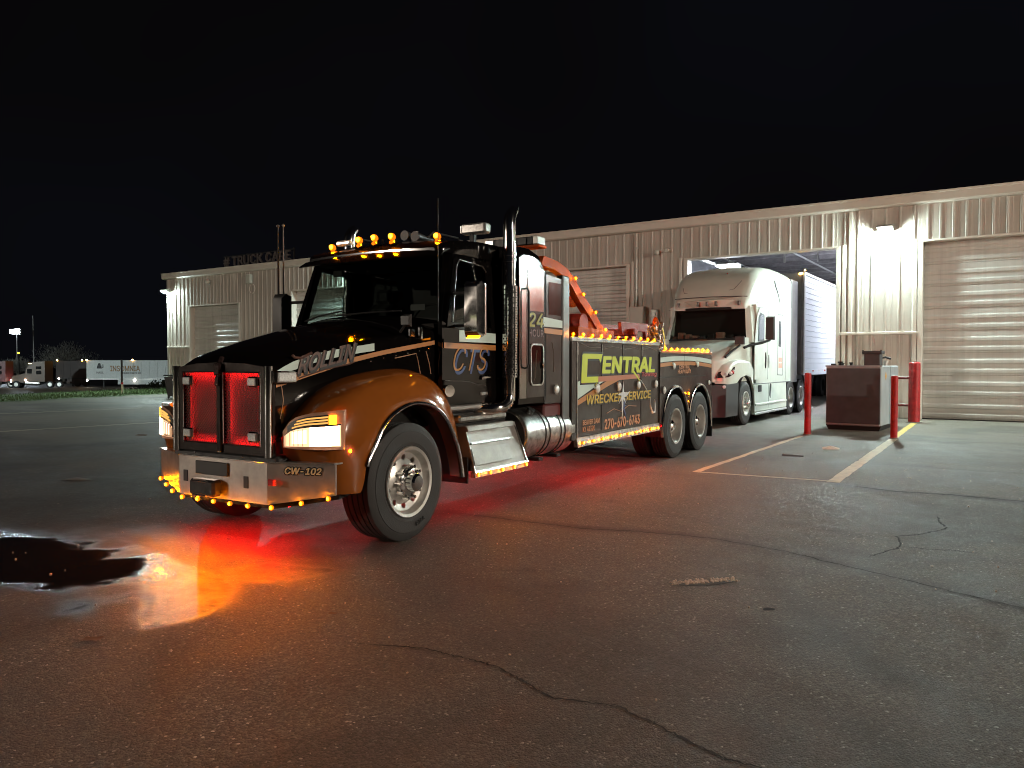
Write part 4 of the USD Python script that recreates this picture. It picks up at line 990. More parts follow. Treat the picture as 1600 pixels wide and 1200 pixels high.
# inside the cab
tput('dashboard', hull([(-0.9, 0.78, 1.94), (0.9, 0.78, 1.94), (-0.9, 1.05, 1.97), (0.9, 1.05, 1.97), (-0.9, 1.1, 1.6), (0.9, 1.1, 1.6), (-0.9, 0.95, 1.5), (0.9, 0.95, 1.5)]), CABIN)
for s in (1, -1):
    tput('seat', cat_([box(s * 0.30, s * 0.80, 1.42, 1.80, 1.35, 1.52, 0.05), box(s * 0.32, s * 0.78, 1.68, 1.82, 1.5, 2.25, 0.06), box(s * 0.42, s * 0.68, 1.70, 1.80, 2.25, 2.42, 0.04)]), CABIN)
th = np.linspace(0, 2 * math.pi, 25)
tput('steering_wheel', tube([(0.52 + 0.21 * math.cos(a), 1.18 + 0.08 * math.sin(a), 1.98 + 0.20 * math.sin(a)) for a in th], 0.015, 8), CABIN)
tput('headliner', box(-0.88, 0.88, 1.02, 1.84, 2.63, 2.652), CABIN)
tput('interior_mirror', box(-0.60, -0.46, 0.95, 1.0, 2.50, 2.57, 0.01), CABIN)
tput('permit_sticker', box(0.60, 0.78, 0.80, 0.803, 2.08, 2.14), SIGNDK)
tput('cab_lining', box(-0.97, 0.97, 1.822, 1.838, 1.17, 2.62), CABIN)
# roof lamps, horns, beacon
for x, y, z in ((0.735, 1.10, 2.845), (0.24, 0.98, 2.865), (0.02, 0.96, 2.868), (-0.21, 0.98, 2.865), (-0.735, 1.12, 2.845)):
    L = holder(TR, 'roof_lamp')
    put(L, 'base', hull([(x - 0.045, y - 0.05, z - 0.07), (x + 0.045, y - 0.05, z - 0.07), (x - 0.04, y + 0.09, z - 0.06), (x + 0.04, y + 0.09, z - 0.06), (x - 0.025, y + 0.08, z), (x + 0.025, y + 0.08, z), (x - 0.03, y - 0.01, z + 0.01), (x + 0.03, y - 0.01, z + 0.01)]), CHROME)
    put(L, 'lens', dome((x, y - 0.03, z), 0.043, (0, 1, 0.4), 0.75, 1), AMBERLENS, smooth=True)
    put(L, 'bulb', dome((x, y - 0.052, z + 0.005), 0.026, (0, 1, 0.4), 0.7, 1), AMBERSOFT, smooth=True)
    put(L, 'lower_lens', dome((x, y - 0.055, z - 0.06), 0.018, (0, 1, 0.4), 0.7, 1), AMBERLENS, smooth=True)
for x, z in ((0.16, 2.93), (0.30, 2.91)):
    tput('air_horn', tube([(x, 1.25, z), (x, 1.45, z), (x, 1.75, z), (x, 1.95, z)], [0.055, 0.028, 0.018, 0.022], 14), TRIMBLK)
tput('horn_bracket', box(0.10, 0.36, 1.68, 1.72, 2.83, 2.93, 0.008), DARK)
tput('roof_antenna', cat_([cyl((0.12, 1.5, 2.85), (0.12, 1.5, 3.0), 0.012, 8), dome((0.12, 1.5, 3.01), 0.03, (0, 0, 1), 1, 1)]), CHROME)
tput('roof_rack', [tube([(0.55, 1.15, 2.86), (0.55, 1.25, 2.93), (0.55, 1.7, 2.93), (0.55, 1.8, 2.86)], 0.01, 6), tube([(-0.45, 1.15, 2.88), (-0.45, 1.25, 2.94), (-0.45, 1.7, 2.94), (-0.45, 1.8, 2.88)], 0.01, 6)], DARK)
Bc = holder(TR, 'beacon')
put(Bc, 'housing', box(0.26, 0.60, 2.16, 2.30, 3.06, 3.18, 0.02), pbr('beacon_clear', (0.22, 0.21, 0.20), 0.15, metal=0.3, var=0.4, scale=40)); put(Bc, 'bracket', cat_([box(0.36, 0.42, 2.2, 2.26, 2.82, 3.06, 0.005), box(0.30, 0.5, 2.18, 2.28, 2.82, 2.86, 0.005)]), DARK)
put(Bc, 'lens', box(0.245, 0.262, 2.17, 2.29, 3.075, 3.165, 0.005), LENSCLR)
Bc2 = holder(TR, 'beacon')
put(Bc2, 'housing', box(-0.66, -0.44, 1.05, 1.12, 2.85, 2.91, 0.02), LENSCLR)
# mirrors
for s in (1, -1):
    Mi = holder(TR, 'side_mirror')
    cx, cy = 1.32, 0.86
    put(Mi, 'housing', hull([(s * (cx + dx), cy + dy, 2.07 + dz) for dx, dy, dz in ((-0.09, 0, 0.27), (0.09, 0, 0.27), (-0.09, 0, -0.27), (0.09, 0, -0.27), (-0.105, 0.03, 0.23), (0.105, 0.03, 0.23), (-0.105, 0.03, -0.23), (0.105, 0.03, -0.23),
        (-0.07, -0.055, 0.21), (0.07, -0.055, 0.21), (-0.07, -0.055, -0.21), (0.07, -0.055, -0.21), (-0.10, 0.07, 0.24), (0.10, 0.07, 0.24), (-0.10, 0.07, -0.24), (0.10, 0.07, -0.24))]), CHROME if s > 0 else TRIMBLK, smooth=50)
    put(Mi, 'glass', box(s * (cx - 0.085), s * (cx + 0.085), cy + 0.071, cy + 0.078, 1.85, 2.29), CHROME)
    for z in (2.24, 1.92):
        put(Mi, 'arm', tube([(s * 1.02, 0.95, z), (s * 1.12, 0.93, z), (s * 1.24, 0.89, z)], 0.016, 8), TRIMBLK)
    put(Mi, 'lamp_strip', box(s * (cx - 0.07), s * (cx + 0.07), cy - 0.025, cy - 0.005, 1.792, 1.802), AMBERDIM)
    if s > 0:
        hm = holder(TR, 'hood_mirror')
        put(hm, 'housing', hull([(0.93 + dx, 0.30 + dy, 1.89 + z) for dx in (-0.045, 0.045) for dy, z in ((0, 0.02), (0.05, 0), (0, 0.10), (0.05, 0.12))]), TRIMBLK)
        put(hm, 'arm', cyl((0.86, 0.32, 1.84), (0.93, 0.32, 1.92), 0.012, 8), TRIMBLK)
tput('antenna', cyl((0.99, 0.74, 1.95), (0.975, 0.76, 3.15), 0.006, 6, 0.004), TRIMBLK)
tput('antenna', cyl((-1.27, 0.86, 2.3), (-1.27, 0.86, 3.10), 0.010, 8, 0.008), TRIMBLK)
tput('antenna', cyl((-1.355, 0.86, 2.3), (-1.355, 0.86, 3.10), 0.012, 8, 0.010), TRIMBLK)
for x, z in ((-1.27, 3.11), (-1.355, 3.11)):
    tput('antenna_tip', dome((x, 0.86, z), 0.016, (0, 0, 1), 1.2, 1), GREYPOST)

# exhaust stacks
for s in (1, -1):
    X = holder(TR, 'exhaust_stack')
    x = s * 1.15; y = 1.80
    put(X, 'pipe', tube([(x, y, 1.15), (x, y, 2.0), (x, y, 2.95), (x, y, 3.06), (x, y + 0.015, 3.12), (x, y + 0.05, 3.17), (x, y + 0.10, 3.21)], [0.066, 0.066, 0.066, 0.066, 0.064, 0.058, 0.05], 20), CHROME)
    sh = lathe_x([(1.40, 0.084), (1.40, 0.088), (2.38, 0.088), (2.38, 0.084)], 28)
    v = sh.vertices; sh.vertices = np.stack([x + v[:, 1], y + v[:, 2], v[:, 0]], 1)
    put(X, 'heat_shield', sh, CHROME, smooth=40)
    dots = []
    for i in range(34):
        for k in range(14):
            a = (k + 0.5 * (i % 2)) / 14 * math.pi * 2
            if math.cos(a) * s < -0.3: continue
            c = np.array([x + 0.0885 * math.cos(a), y + 0.0885 * math.sin(a), 1.43 + i * 0.0275])
            d = np.array([math.cos(a), math.sin(a), 0]); u = np.array([-d[1], d[0], 0]); w = np.array([0, 0, 1])
            pts = [c + 0.010 * (math.cos(q) * u + 1.0 * math.sin(q) * w) for q in np.arange(6) / 6 * 2 * math.pi]
            dots.append(trimesh.Trimesh(np.array(pts), [(0, 1, 2), (0, 2, 3), (0, 3, 4), (0, 4, 5)], process=False))
    put(X, 'perforation', dots, SEAM, smooth=False, kind='stuff')
    put(X, 'clamp', [cyl((x, y, z), (x, y, z + 0.035), 0.078, 20) for z in (2.70, 2.64)], CHROME)
    put(X, 'elbow', tube([(x, y, 1.40), (x, y, 1.22), (x, y - 0.04, 1.13), (x - s * 0.02, y - 0.13, 1.085), (x - s * 0.05, y - 0.28, 1.075), (x - s * 0.3, y - 0.36, 1.07)], 0.066, 18), CHROME)
    put(X, 'tip', tube([(x + s * 0.055, y - 0.02, 2.72), (x + s * 0.06, y - 0.01, 3.0), (x + s * 0.06, y + 0.03, 3.14), (x + s * 0.055, y + 0.10, 3.235)], [0.008, 0.008, 0.010, 0.006], 8), CHROME)

# tall cabinet behind the cab, its side polished
MIRRORP = pbr('polished_panel', (0.46, 0.44, 0.42), 0.10, metal=1.0, var=0.1, scale=3, rvar=0.1)
cab2 = []
for y, zt in ((1.93, 2.80), (2.05, 2.845), (2.25, 2.85), (2.42, 2.81), (2.52, 2.70), (2.54, 2.62)):
    cab2.append(rrect(y, 1.185, 1.10, zt, 0.10, 4, 0.03))
tput('cabinet', loft(cab2), BLACK, smooth=40)
cab3 = [rrect(2.55, 1.175, 1.08, 2.60, 0.05, 4, 0.02), rrect(2.96, 1.175, 1.08, 2.58, 0.05, 4, 0.02)]
tput('cabinet', loft(cab3), BODYBLK, smooth=40)
for s in (1, -1):
    tput('corner_panel', prism(Polygon([(1.935, 1.165), (2.085, 1.165), (2.085, 2.66), (1.935, 2.70)]), 0.012, on_side(1.187, s)), MIRRORP)
    tput('side_panel', prism(Polygon([(2.10, 1.17), (2.50, 1.17), (2.50, 2.62), (2.10, 2.66)]), 0.010, on_side(1.187, s)), BODYBLK)
    tput('upper_panel', prism(Polygon([(2.12, 2.14), (2.475, 2.14), (2.475, 2.60), (2.12, 2.62)]), 0.004, on_side(1.198, s)), MIRRORP)
    tput('side_panel', prism(Polygon([(2.56, 1.17), (2.945, 1.17), (2.945, 2.56), (2.56, 2.58)]), 0.010, on_side(1.177, s)), BODYBLK)
    tput('rear_window', prism(Polygon([(2.62, 2.12), (2.93, 2.12), (2.93, 2.50), (2.62, 2.50)]), 0.004, on_side(1.188, s)), pbr('smoked_window', (0.012, 0.012, 0.012), 0.05, spec=0.8) if s > 0 else MATS['smoked_window'])
    tput('pale_stripe', prism(Polygon([(2.46, 1.975), (2.94, 1.975), (2.94, 2.062), (2.47, 2.085)]), 0.002, on_side(1.20, s)), STRIPE_W)
    tput('orange_stripe', prism(Polygon([(2.49, 1.90), (2.94, 1.89), (2.94, 1.95), (2.485, 1.96)]), 0.002, on_side(1.20, s)), STRIPE_O)
    tput('corner_post', box(s * 1.10, s * 1.20, 2.962, 3.135, 0.86, 2.61, 0.012), GREYPOST)
    TD = holder(TR, 'tool_door')
    ring = [(2.17 + (0.28 - 0.0) * 0, 0)]
    rp = Polygon([(2.155, 1.30), (2.46, 1.30), (2.46, 1.775), (2.155, 1.775)]).buffer(-0.07).buffer(0.07)
    put(TD, 'panel', prism(rp, 0.004, on_side(1.198, s)), BLACK)
    put(TD, 'frame', prism(rp.difference(rp.buffer(-0.018)), 0.014, on_side(1.202, s)), ALU)
    put(TD, 'latch', cat_([dome((s * 1.215, 2.43, 1.545), 0.022, (1, 0, 0), 0.7, 1), box(s * 1.20, s * 1.225, 2.425, 2.445, 1.49, 1.55, 0.005)]), CHROME)
    tput('pinstripe', tube([(s * 1.201, 2.26, 1.36), (s * 1.203, 2.29, 1.55), (s * 1.203, 2.31, 1.70)], 0.006, 5), pbr('pin_tan', (0.12, 0.08, 0.05), 0.4) if s > 0 else MATS['pin_tan'])
    tput('pinstripe', tube([(s * 1.189, 2.70, 1.80), (s * 1.189, 2.74, 1.70), (s * 1.189, 2.745, 1.45)], 0.005, 5), MATS['pin_tan'])
    tput('grab_rail', tube([(s * 1.20, 2.04, 2.37), (s * 1.235, 2.04, 2.375), (s * 1.25, 2.05, 2.34), (s * 1.25, 2.05, 1.55), (s * 1.235, 2.04, 1.505), (s * 1.20, 2.04, 1.50)], 0.011, 8), TRIMBLK)
    tput('seam', prism(Polygon([(2.505, 1.12), (2.552, 1.12), (2.552, 2.60), (2.505, 2.62)]), 0.006, on_side(1.182, s)), SEAM)
    for k in range(12):
        tput('panel_screw', dome((s * 1.20, 2.49, 1.25 + k * 0.11), 0.006, (1, 0, 0), 0.6, 0), CHROME)
    sl = holder(TR, 'side_strobe')
    put(sl, 'bezel', cyl((s * 1.18, 2.76, 1.245), (s * 1.22, 2.76, 1.245), 0.062, 20), CHROME); put(sl, 'lens', dome((s * 1.222, 2.76, 1.245), 0.05, (1, 0, 0), 0.5, 2), LENSCLR)
    tput('lower_panel', box(s * 0.6, s * 1.16, 2.56, 3.1, 0.55, 1.07, 0.02), pbr('lower_red_panel', (0.10, 0.02, 0.018), 0.45) if s > 0 else MATS['lower_red_panel'])
for k, (mt, dx, dz, bold, dep) in enumerate(((BLKLET, 0.012, -0.012, True, 0.002), (pbr('olive_lettering', (0.30, 0.27, 0.035), 0.45), 0, 0, True, 0.004))):
    tput('number_lettering', text('24', 0.15, lambda p: on_side(1.203)(p + np.array([2.115 + dx, 1.965 + dz, 0])), length=0.34, shear=0.2, bold=bold, depth=dep), mt, smooth=False)
tput('hour_lettering', text('HOUR', 0.075, lambda p: on_side(1.199)(p + np.array([2.13, 1.855, 0])), length=0.34), pbr('mauve_lettering', (0.13, 0.075, 0.075), 0.5), smooth=False)

# steps, tank
for s in (1, -1):
    stp = holder(TR, 'step_box')
    face = [(s * 1.06, 1.08, 0.90), (s * 1.06, 2.04, 0.90), (s * 1.235, 2.04, 0.475), (s * 1.235, 1.00, 0.475)]
    put(stp, 'box', hull([(s * 0.8, 1.10, 0.91), (s * 0.8, 2.02, 0.91), (s * 1.06, 1.10, 0.915), (s * 1.06, 2.02, 0.915), (s * 1.225, 2.02, 0.48), (s * 1.225, 1.03, 0.48), (s * 0.8, 2.02, 0.48), (s * 0.8, 1.03, 0.48)]), DULLALU)
    f = np.array(face, float)
    def on_face(u, v, o=0.004):
        p = (1 - v) * ((1 - u) * f[3] + u * f[2]) + v * ((1 - u) * f[0] + u * f[1])
        return p + np.array([s * 0.92, 0, 0.38]) * o
    def slab(u0, u1, v0, v1, o0, o1):
        return hull([on_face(u, v, o) for u in (u0, u1) for v in (v0, v1) for o in (o0, o1)])
    put(stp, 'tread', slab(0.01, 0.70, 0.13, 0.50, 0.004, 0.022), STEPM); put(stp, 'tread', slab(0.01, 0.97, 0.90, 1.0, 0.004, 0.028), STEPM)
    put(stp, 'tread', slab(0.02, 0.75, 0.60, 0.645, 0.004, 0.03), ALU); put(stp, 'edge', slab(-0.01, 1.0, -0.03, 0.015, 0.0, 0.02), ALU)
    put(stp, 'edge', slab(0.985, 1.0, 0.0, 1.0, 0.0, 0.012), ALU); put(stp, 'edge', slab(-0.005, 0.01, 0.0, 0.9, 0.0, 0.012), ALU)
    put(stp, 'lamp_rail', hull([(s * 1.19, 1.0, 0.42), (s * 1.245, 1.0, 0.42), (s * 1.19, 2.04, 0.42), (s * 1.245, 2.04, 0.42), (s * 1.19, 1.0, 0.475), (s * 1.235, 1.0, 0.475), (s * 1.19, 2.04, 0.475), (s * 1.235, 2.04, 0.475)]), DULLALU)
    for y in (1.04, 1.263, 1.497, 1.735, 1.985):
        lamp((s * 1.25, y, 0.448), 0.024, (s, 0, 0), AMBERSOFT, parent=stp)
    tput('upper_step', box(s * 0.95, s * 1.06, 1.0, 1.90, 0.955, 1.03, 0.02), ALU)
    tk = holder(TR, 'fuel_tank')
    prof = [(2.06, 0.0), (2.06, 0.25), (2.075, 0.283), (2.10, 0.292), (3.24, 0.292), (3.265, 0.283), (3.28, 0.25), (3.28, 0.0)]
    tm = lathe_x(prof, 48); v = tm.vertices
    tm.vertices = np.stack([s * (0.935 + v[:, 1]), v[:, 0], 0.745 + v[:, 2]], 1)
    put(tk, 'shell', tm, ALU, smooth=30)
    put(tk, 'end_cap', cyl((s * 0.935, 2.045, 0.745), (s * 0.935, 2.062, 0.745), 0.262, 40), TRIMBLK)
    for y in (2.48, 2.58, 2.86, 2.96):
        tm = lathe_x([(y, 0.290), (y, 0.299), (y + 0.022, 0.299), (y + 0.022, 0.290)], 40); v = tm.vertices
        tm.vertices = np.stack([s * (0.935 + v[:, 1]), v[:, 0], 0.745 + v[:, 2]], 1)
        put(tk, 'strap', tm, TRIMBLK)
    put(tk, 'filler_cap', cat_([cyl((s * 1.10, 2.30, 0.98), (s * 1.14, 2.30, 1.035), 0.045, 16), box(s * 1.10, s * 1.16, 2.22, 2.26, 0.98, 1.03, 0.01)]), TRIMBLK)
    for y in (2.46, 2.90):
        put(tk, 'bracket', box(s * 0.55, s * 1.15, y, y + 0.10, 0.42, 0.46, 0.008), DARK)

# wrecker body
def bpoly(p): return Polygon(p)
for s in (1, -1):
    tput('body_shell', box(s * 0.62, s * 1.195, 3.15, 6.24, 0.60, 1.86, 0.01), BODYBLK)
    seams = [3.30, 4.035, 4.746, 5.444, 6.115]
    for i in range(4):
        tput('compartment_door', prism(bpoly([(seams[i] + 0.012, 0.665), (seams[i + 1] - 0.012, 0.665), (seams[i + 1] - 0.012, 1.815), (seams[i] + 0.012, 1.815)]), 0.018, on_side(1.197, s)), BODYBLK)
        tput('door_hinge', cyl((s * 1.215, seams[i] + 0.03, 1.66), (s * 1.215, seams[i] + 0.03, 1.80), 0.008, 6), ALU)
    tput('body_trim', box(s * 1.19, s * 1.225, 3.155, 6.20, 1.825, 1.885, 0.008), ALU)
    tput('body_trim', box(s * 1.19, s * 1.222, 3.155, 3.285, 0.60, 1.82, 0.006), BODYBLK)
    tput('body_trim', cyl((s * 1.222, 3.30, 0.62), (s * 1.222, 3.30, 1.82), 0.010, 8), ALU)
    tput('lamp_rail', hull([(s * 1.18, 3.30, 0.505), (s * 1.18, 6.22, 0.505), (s * 1.235, 3.30, 0.505), (s * 1.235, 6.22, 0.505), (s * 1.18, 3.30, 0.62), (s * 1.18, 6.22, 0.62), (s * 1.215, 3.30, 0.62), (s * 1.215, 6.22, 0.62)]), ALU)
    for k in range(10):
        lamp((s * 1.24, 3.44 + k * 0.293, 0.553), 0.024, (s, 0, 0), AMBERSOFT)
    for k in range(11):
        lamp((s * 1.20, 3.22 + k * 0.278, 1.912), 0.027, (s, 0, 0.3))
    # rear body with the two wheel arches
    rb = Polygon([(6.245, 0.60), (6.245, 1.735), (6.6, 1.75), (8.6, 1.745), (9.0, 1.70), (9.02, 0.62)])
    arches = union_all([Point(6.955, 0.52).buffer(0.655, 32), Point(8.245, 0.52).buffer(0.655, 32), Polygon([(6.2, 0.3), (9.1, 0.3), (9.1, 0.55), (6.2, 0.55)])])
    tput('rear_quarter', prism(rb.difference(arches), 0.02, on_side(1.195, s)), BODYBLK)
    tput('rear_deck', box(s * 0.5, s * 1.19, 6.26, 8.98, 1.25, 1.72, 0.01), BODYBLK)
    tput('body_trim', box(s * 1.18, s * 1.225, 6.30, 8.98, 1.715, 1.76, 0.008), pbr('orange_rail', (0.5, 0.2, 0.08), 0.35, metal=0.5) if s > 0 else MATS['orange_rail'])
    tput('panel_gap', box(s * 1.21, s * 1.219, 6.20, 8.62, 1.325, 1.34), SEAM)
    tput('panel_gap', box(s * 1.21, s * 1.2185, 7.425, 7.435, 1.34, 1.71), SEAM)
    for yc in (6.955, 8.245):
        t0 = np.linspace(math.radians(-12 if yc > 8 else 18), math.radians(162 if yc > 8 else 192), 28)
        arc = [(s * 1.23, yc + 0.65 * math.cos(a), 0.52 + 0.65 * math.sin(a)) for a in t0]
        tput('wheel_arch_trim', tube(arc, 0.026, 8), CHROME)
        arcw = [[(s * 1.215, yc + 0.645 * math.cos(a), 0.52 + 0.645 * math.sin(a)) for a in t0], [(s * 0.6, yc + 0.645 * math.cos(a), 0.52 + 0.645 * math.sin(a)) for a in t0]]
        tput('wheel_well', sheet(arcw), TRIMBLK, smooth=True)
    lamp((s * 1.225, 7.60, 1.04), 0.036, (s, 0, 0))
    lamp((s * 1.222, 7.60, 0.90), 0.018, (s, 0, 0), AMBERHI)
    for k in range(9):
        lamp((s * 1.20, 6.50 + k * 0.282, 1.785), 0.027, (s, 0, 0.3))
    for y, z, r in ((3.86, 1.225, 0.07), (4.57, 1.232, 0.066), (5.29, 1.235, 0.066), (6.0, 1.235, 0.066), (6.37, 1.13, 0.062), (6.82, 1.51, 0.06), (8.06, 1.54, 0.06), (8.75, 1.20, 0.05)):
        wl = holder(TR, 'work_light')
        put(wl, 'bezel', cyl((s * 1.21, y, z), (s * 1.245, y, z), r, 20), CHROME)
        put(wl, 'lens', dome((s * 1.246, y, z), r * 0.84, (1, 0, 0), 0.4, 2), LENSCLR)
    # paint scheme
    ob = on_side(1.2155, s)
    tput('pale_stripe', prism(bpoly([(3.305, 1.10), (3.305, 1.315), (3.44, 1.345), (4.25, 1.345), (3.75, 1.225)]), 0.002, ob), STRIPE_W)
    tput('orange_stripe', prism(bpoly([(3.305, 1.02), (3.305, 1.085), (3.8, 1.21), (4.33, 1.345), (4.75, 1.345), (4.2, 1.235)]), 0.002, ob), STRIPE_O)
    yy = np.linspace(6.26, 8.98, 20); zc = lambda y: 1.675 - 0.045 * ((y - 7.45) / 1.4) ** 2
    tput('pale_stripe', prism(bpoly([(y, zc(y)) for y in yy] + [(y, zc(y) - 0.075) for y in yy[::-1]]), 0.002, on_side(1.2155, s)), STRIPE_W)
    tput('orange_stripe', prism(bpoly([(y, zc(y) - 0.09) for y in yy] + [(y, zc(y) - 0.15) for y in yy[::-1]]), 0.002, on_side(1.2155, s)), STRIPE_O)
    tput('rear_mud_flap', box(s * 0.65, s * 1.22, 9.02, 9.04, 0.18, 0.95), TRIMBLK)
    T = holder(TR, 'tail_lamp')
    put(T, 'housing', box(s * 0.70, s * 1.20, 9.022, 9.06, 1.02, 1.18, 0.01), CHROME); put(T, 'lens', box(s * 0.74, s * 1.16, 9.06, 9.08, 1.04, 1.16), REDTAIL)
    tput('tail_lamp_bar', box(s * 0.15, s * 0.6, 9.06, 9.08, 1.36, 1.40), REDTAIL)
# lettering, left side
ob = lambda o=0.0: on_side(1.2185 + o)
SK = 0.10
def C_poly(g=0.0):
    o = Polygon([(0, 0), (0.72, 0), (0.72, 0.12), (0.17, 0.12), (0.17, 0.24), (0.72 - 0.05, 0.24), (0.69, 0.30), (0.10, 0.34), (0, 0.34)])
    o = Polygon([(0, -0.02), (0.50, -0.02), (0.50, 0.055), (0.155, 0.055), (0.155, 0.285), (0.50, 0.285), (0.56, 0.235), (0.60, 0.35), (0.03, 0.35), (0, 0.33)])
    return affinity.skew(o.buffer(g, join_style=2), xs=math.degrees(math.atan(SK)), origin=(0, 0))
sh = lambda a, z, k=0.0: (lambda p: ob(k)(p + np.array([a, z, 0])))
tput('lettering_shadow', prism(C_poly(0.025), 0.002, sh(3.42, 1.325, -0.001)), BLKLET)
tput('lettering', prism(C_poly(), 0.004, sh(3.42, 1.325)), LIME)
tput('lettering_shadow', ptext('ENTRAL', 0.205, sh(4.07, 1.425, -0.001), 1.90, grow=10.0, shear=SK * 2, depth=0.002), BLKLET, smooth=False)
tput('lettering', ptext('ENTRAL', 0.205, sh(4.07, 1.43), 1.90, grow=4.5, shear=SK * 2, depth=0.004), LIME, smooth=False)
tput('lettering_underline', prism(Polygon([(3.44, 1.305), (3.94, 1.305), (3.95, 1.38), (5.35, 1.395), (5.4, 1.335), (3.44, 1.30)]), 0.003, ob(0.0005)), pbr('coral_underline', (0.42, 0.15, 0.075), 0.45))
tput('lettering', prism(Polygon([(5.08, 1.44), (5.17, 1.44), (5.40, 1.30), (5.36, 1.30)]), 0.004, ob(0.001)), LIME)
tput('lettering_flourish', tube([(1.222, 5.40, 1.31), (1.222, 5.56, 1.22), (1.222, 5.70, 1.12)], 0.008, 5), SILVLET)
tput('red_lettering', text('Towing', 0.06, sh(5.45, 1.36), length=0.62, shear=0.2), pbr('dull_red_lettering', (0.40, 0.05, 0.05), 0.5), smooth=False)
tput('lettering_shadow', ptext('WRECKER SERVICE', 0.112, sh(3.575, 1.02, -0.001), 2.25, grow=9, shear=SK * 2, depth=0.002), BLKLET, smooth=False)
tput('lettering', ptext('WRECKER SERVICE', 0.112, sh(3.56, 1.03), 2.25, grow=2.5, shear=SK * 2, depth=0.004), GOLD, smooth=False)
star = Polygon([(0, 0.20), (0.02, 0.05), (0.16, 0.04), (0.25, 0.06), (0.14, 0.0), (0.03, -0.03), (0.10, -0.12), (0.0, -0.05), (-0.04, -0.36), (-0.06, -0.05), (-0.16, -0.11), (-0.06, -0.0), (-0.20, 0.02), (-0.04, 0.05)])
tput('star_emblem', prism(affinity.translate(affinity.scale(star, 1.0, 1.0), 4.76, 1.10), 0.004, ob(0.004)), SILVLET)
tput('star_emblem', prism(affinity.translate(affinity.rotate(affinity.scale(star, 0.8, 0.6), 35), 4.80, 1.02), 0.003, ob(0.002)), BLUELET)
for q in (((4.20, 0.88), (4.45, 0.93), (4.70, 0.88)), ((4.70, 0.88), (4.95, 0.95), (5.25, 0.93))):
    tput('pinstripe', tube([(1.2195, y, z) for y, z in q], 0.004, 5), TANLET)
tput('hook_emblem', tube([(1.2195, 5.82, 1.02), (1.2195, 5.83, 0.90), (1.2195, 5.90, 0.80), (1.2195, 5.99, 0.80), (1.2195, 6.02, 0.90), (1.2195, 6.00, 1.0)], [0.006, 0.010, 0.016, 0.018, 0.014, 0.005], 8), SILVLET)
tput('phone_lettering', ptext('270-670-6743', 0.128, sh(4.14, 0.672), 1.24, grow=3, depth=0.003), TANLET, smooth=False)
tput('address_lettering', text('BEAVER DAM', 0.062, sh(3.47, 0.77), length=0.50, depth=0.003), TANLET, smooth=False)
tput('address_lettering', text('KY 42320', 0.062, sh(3.47, 0.685), length=0.36, depth=0.003), TANLET, smooth=False)
tput('rear_lettering', text('CENTRAL', 0.062, sh(7.14, 1.465), length=0.56, depth=0.003), TANLET, smooth=False)
tput('rear_lettering', text('HEAVY DUTY', 0.062, sh(7.08, 1.385), length=0.68, depth=0.003), TANLET, smooth=False)
for q in (((3.42, 1.80), (3.7, 1.75), (4.0, 1.76)), ((4.1, 1.74), (4.4, 1.78), (4.7, 1.76)), ((4.8, 1.75), (5.2, 1.78), (5.4, 1.75)), ((5.5, 1.76), (5.8, 1.79), (6.08, 1.75))):
    tput('pinstripe', tube([(1.2195, y, z) for y, z in q], 0.004, 5), MATS['pin_tan'])

# deck, boom and gear on the deck
tput('deck', box(-0.60, 0.60, 3.2, 9.0, 1.20, 1.30, 0.01), DARK)
tput('tail_plate', box(-1.19, 1.19, 8.98, 9.02, 0.62, 1.70, 0.008), BODYBLK)
BM = holder(TR, 'boom')
for s in (1, -1):
    x = 0.32 * s
    put(BM, 'arm', loft([[(x + dx, y + dy, z + dz) for dx, dy, dz in ((-0.055, -0.04, -0.065), (0.055, -0.04, -0.065), (0.055, 0.04, 0.065), (-0.055, 0.04, 0.065))] for y, z in ((3.95, 2.96), (4.35, 2.93), (4.65, 2.86), (4.86, 2.76), (5.15, 2.54), (5.55, 2.30), (5.95, 2.02), (6.15, 1.86), (6.3, 1.74))]), BOOMO, smooth=25)
    for y, z in ((4.90, 2.80), (5.17, 2.585), (5.60, 2.34), (5.97, 2.085)):
        lamp((x + 0.075, y, z), 0.030, (1, 0, 0.3), parent=BM)
put(BM, 'cross_member', box(-0.28, 0.28, 5.05, 5.20, 2.40, 2.56, 0.02), BOOMO); put(BM, 'cross_member', box(-0.28, 0.28, 4.15, 4.30, 2.86, 2.99, 0.02), BOOMO)
put(BM, 'cylinder', cyl((0.05, 4.55, 1.6), (0.05, 5.2, 2.45), 0.06, 14), BOOMO)
put(BM, 'sheave', cyl((0.26, 5.55, 2.06), (0.34, 5.55, 2.06), 0.15, 24), BOOMO)
tput('boom_mount', hull([(-0.45, 4.9, 1.3), (0.45, 4.9, 1.3), (-0.45, 6.5, 1.3), (0.45, 6.5, 1.3), (-0.4, 5.0, 2.10), (0.4, 5.0, 2.10), (-0.4, 6.3, 2.08), (0.4, 6.3, 2.08)]), BOOMO)
tput('winch', cat_([cyl((-0.35, 5.3, 2.15), (0.35, 5.3, 2.15), 0.16, 20)]), BOOMR)
cb = Polygon([(6.75, 2.05), (6.70, 2.25), (8.25, 2.27), (8.25, 2.0), (7.85, 2.0), (7.80, 2.12), (7.45, 2.12), (7.40, 2.0), (7.2, 2.0), (7.0, 2.10)])
for x in (0.30, -0.35):
    tput('tow_bar', prism(cb, 0.06, lambda p: np.stack([x + p[:, 2], p[:, 0], p[:, 1]], 1)), BOOMR)
tput('tow_bar', box(-0.8, 0.5, 6.95, 7.1, 2.02, 2.14, 0.02), BOOMR)
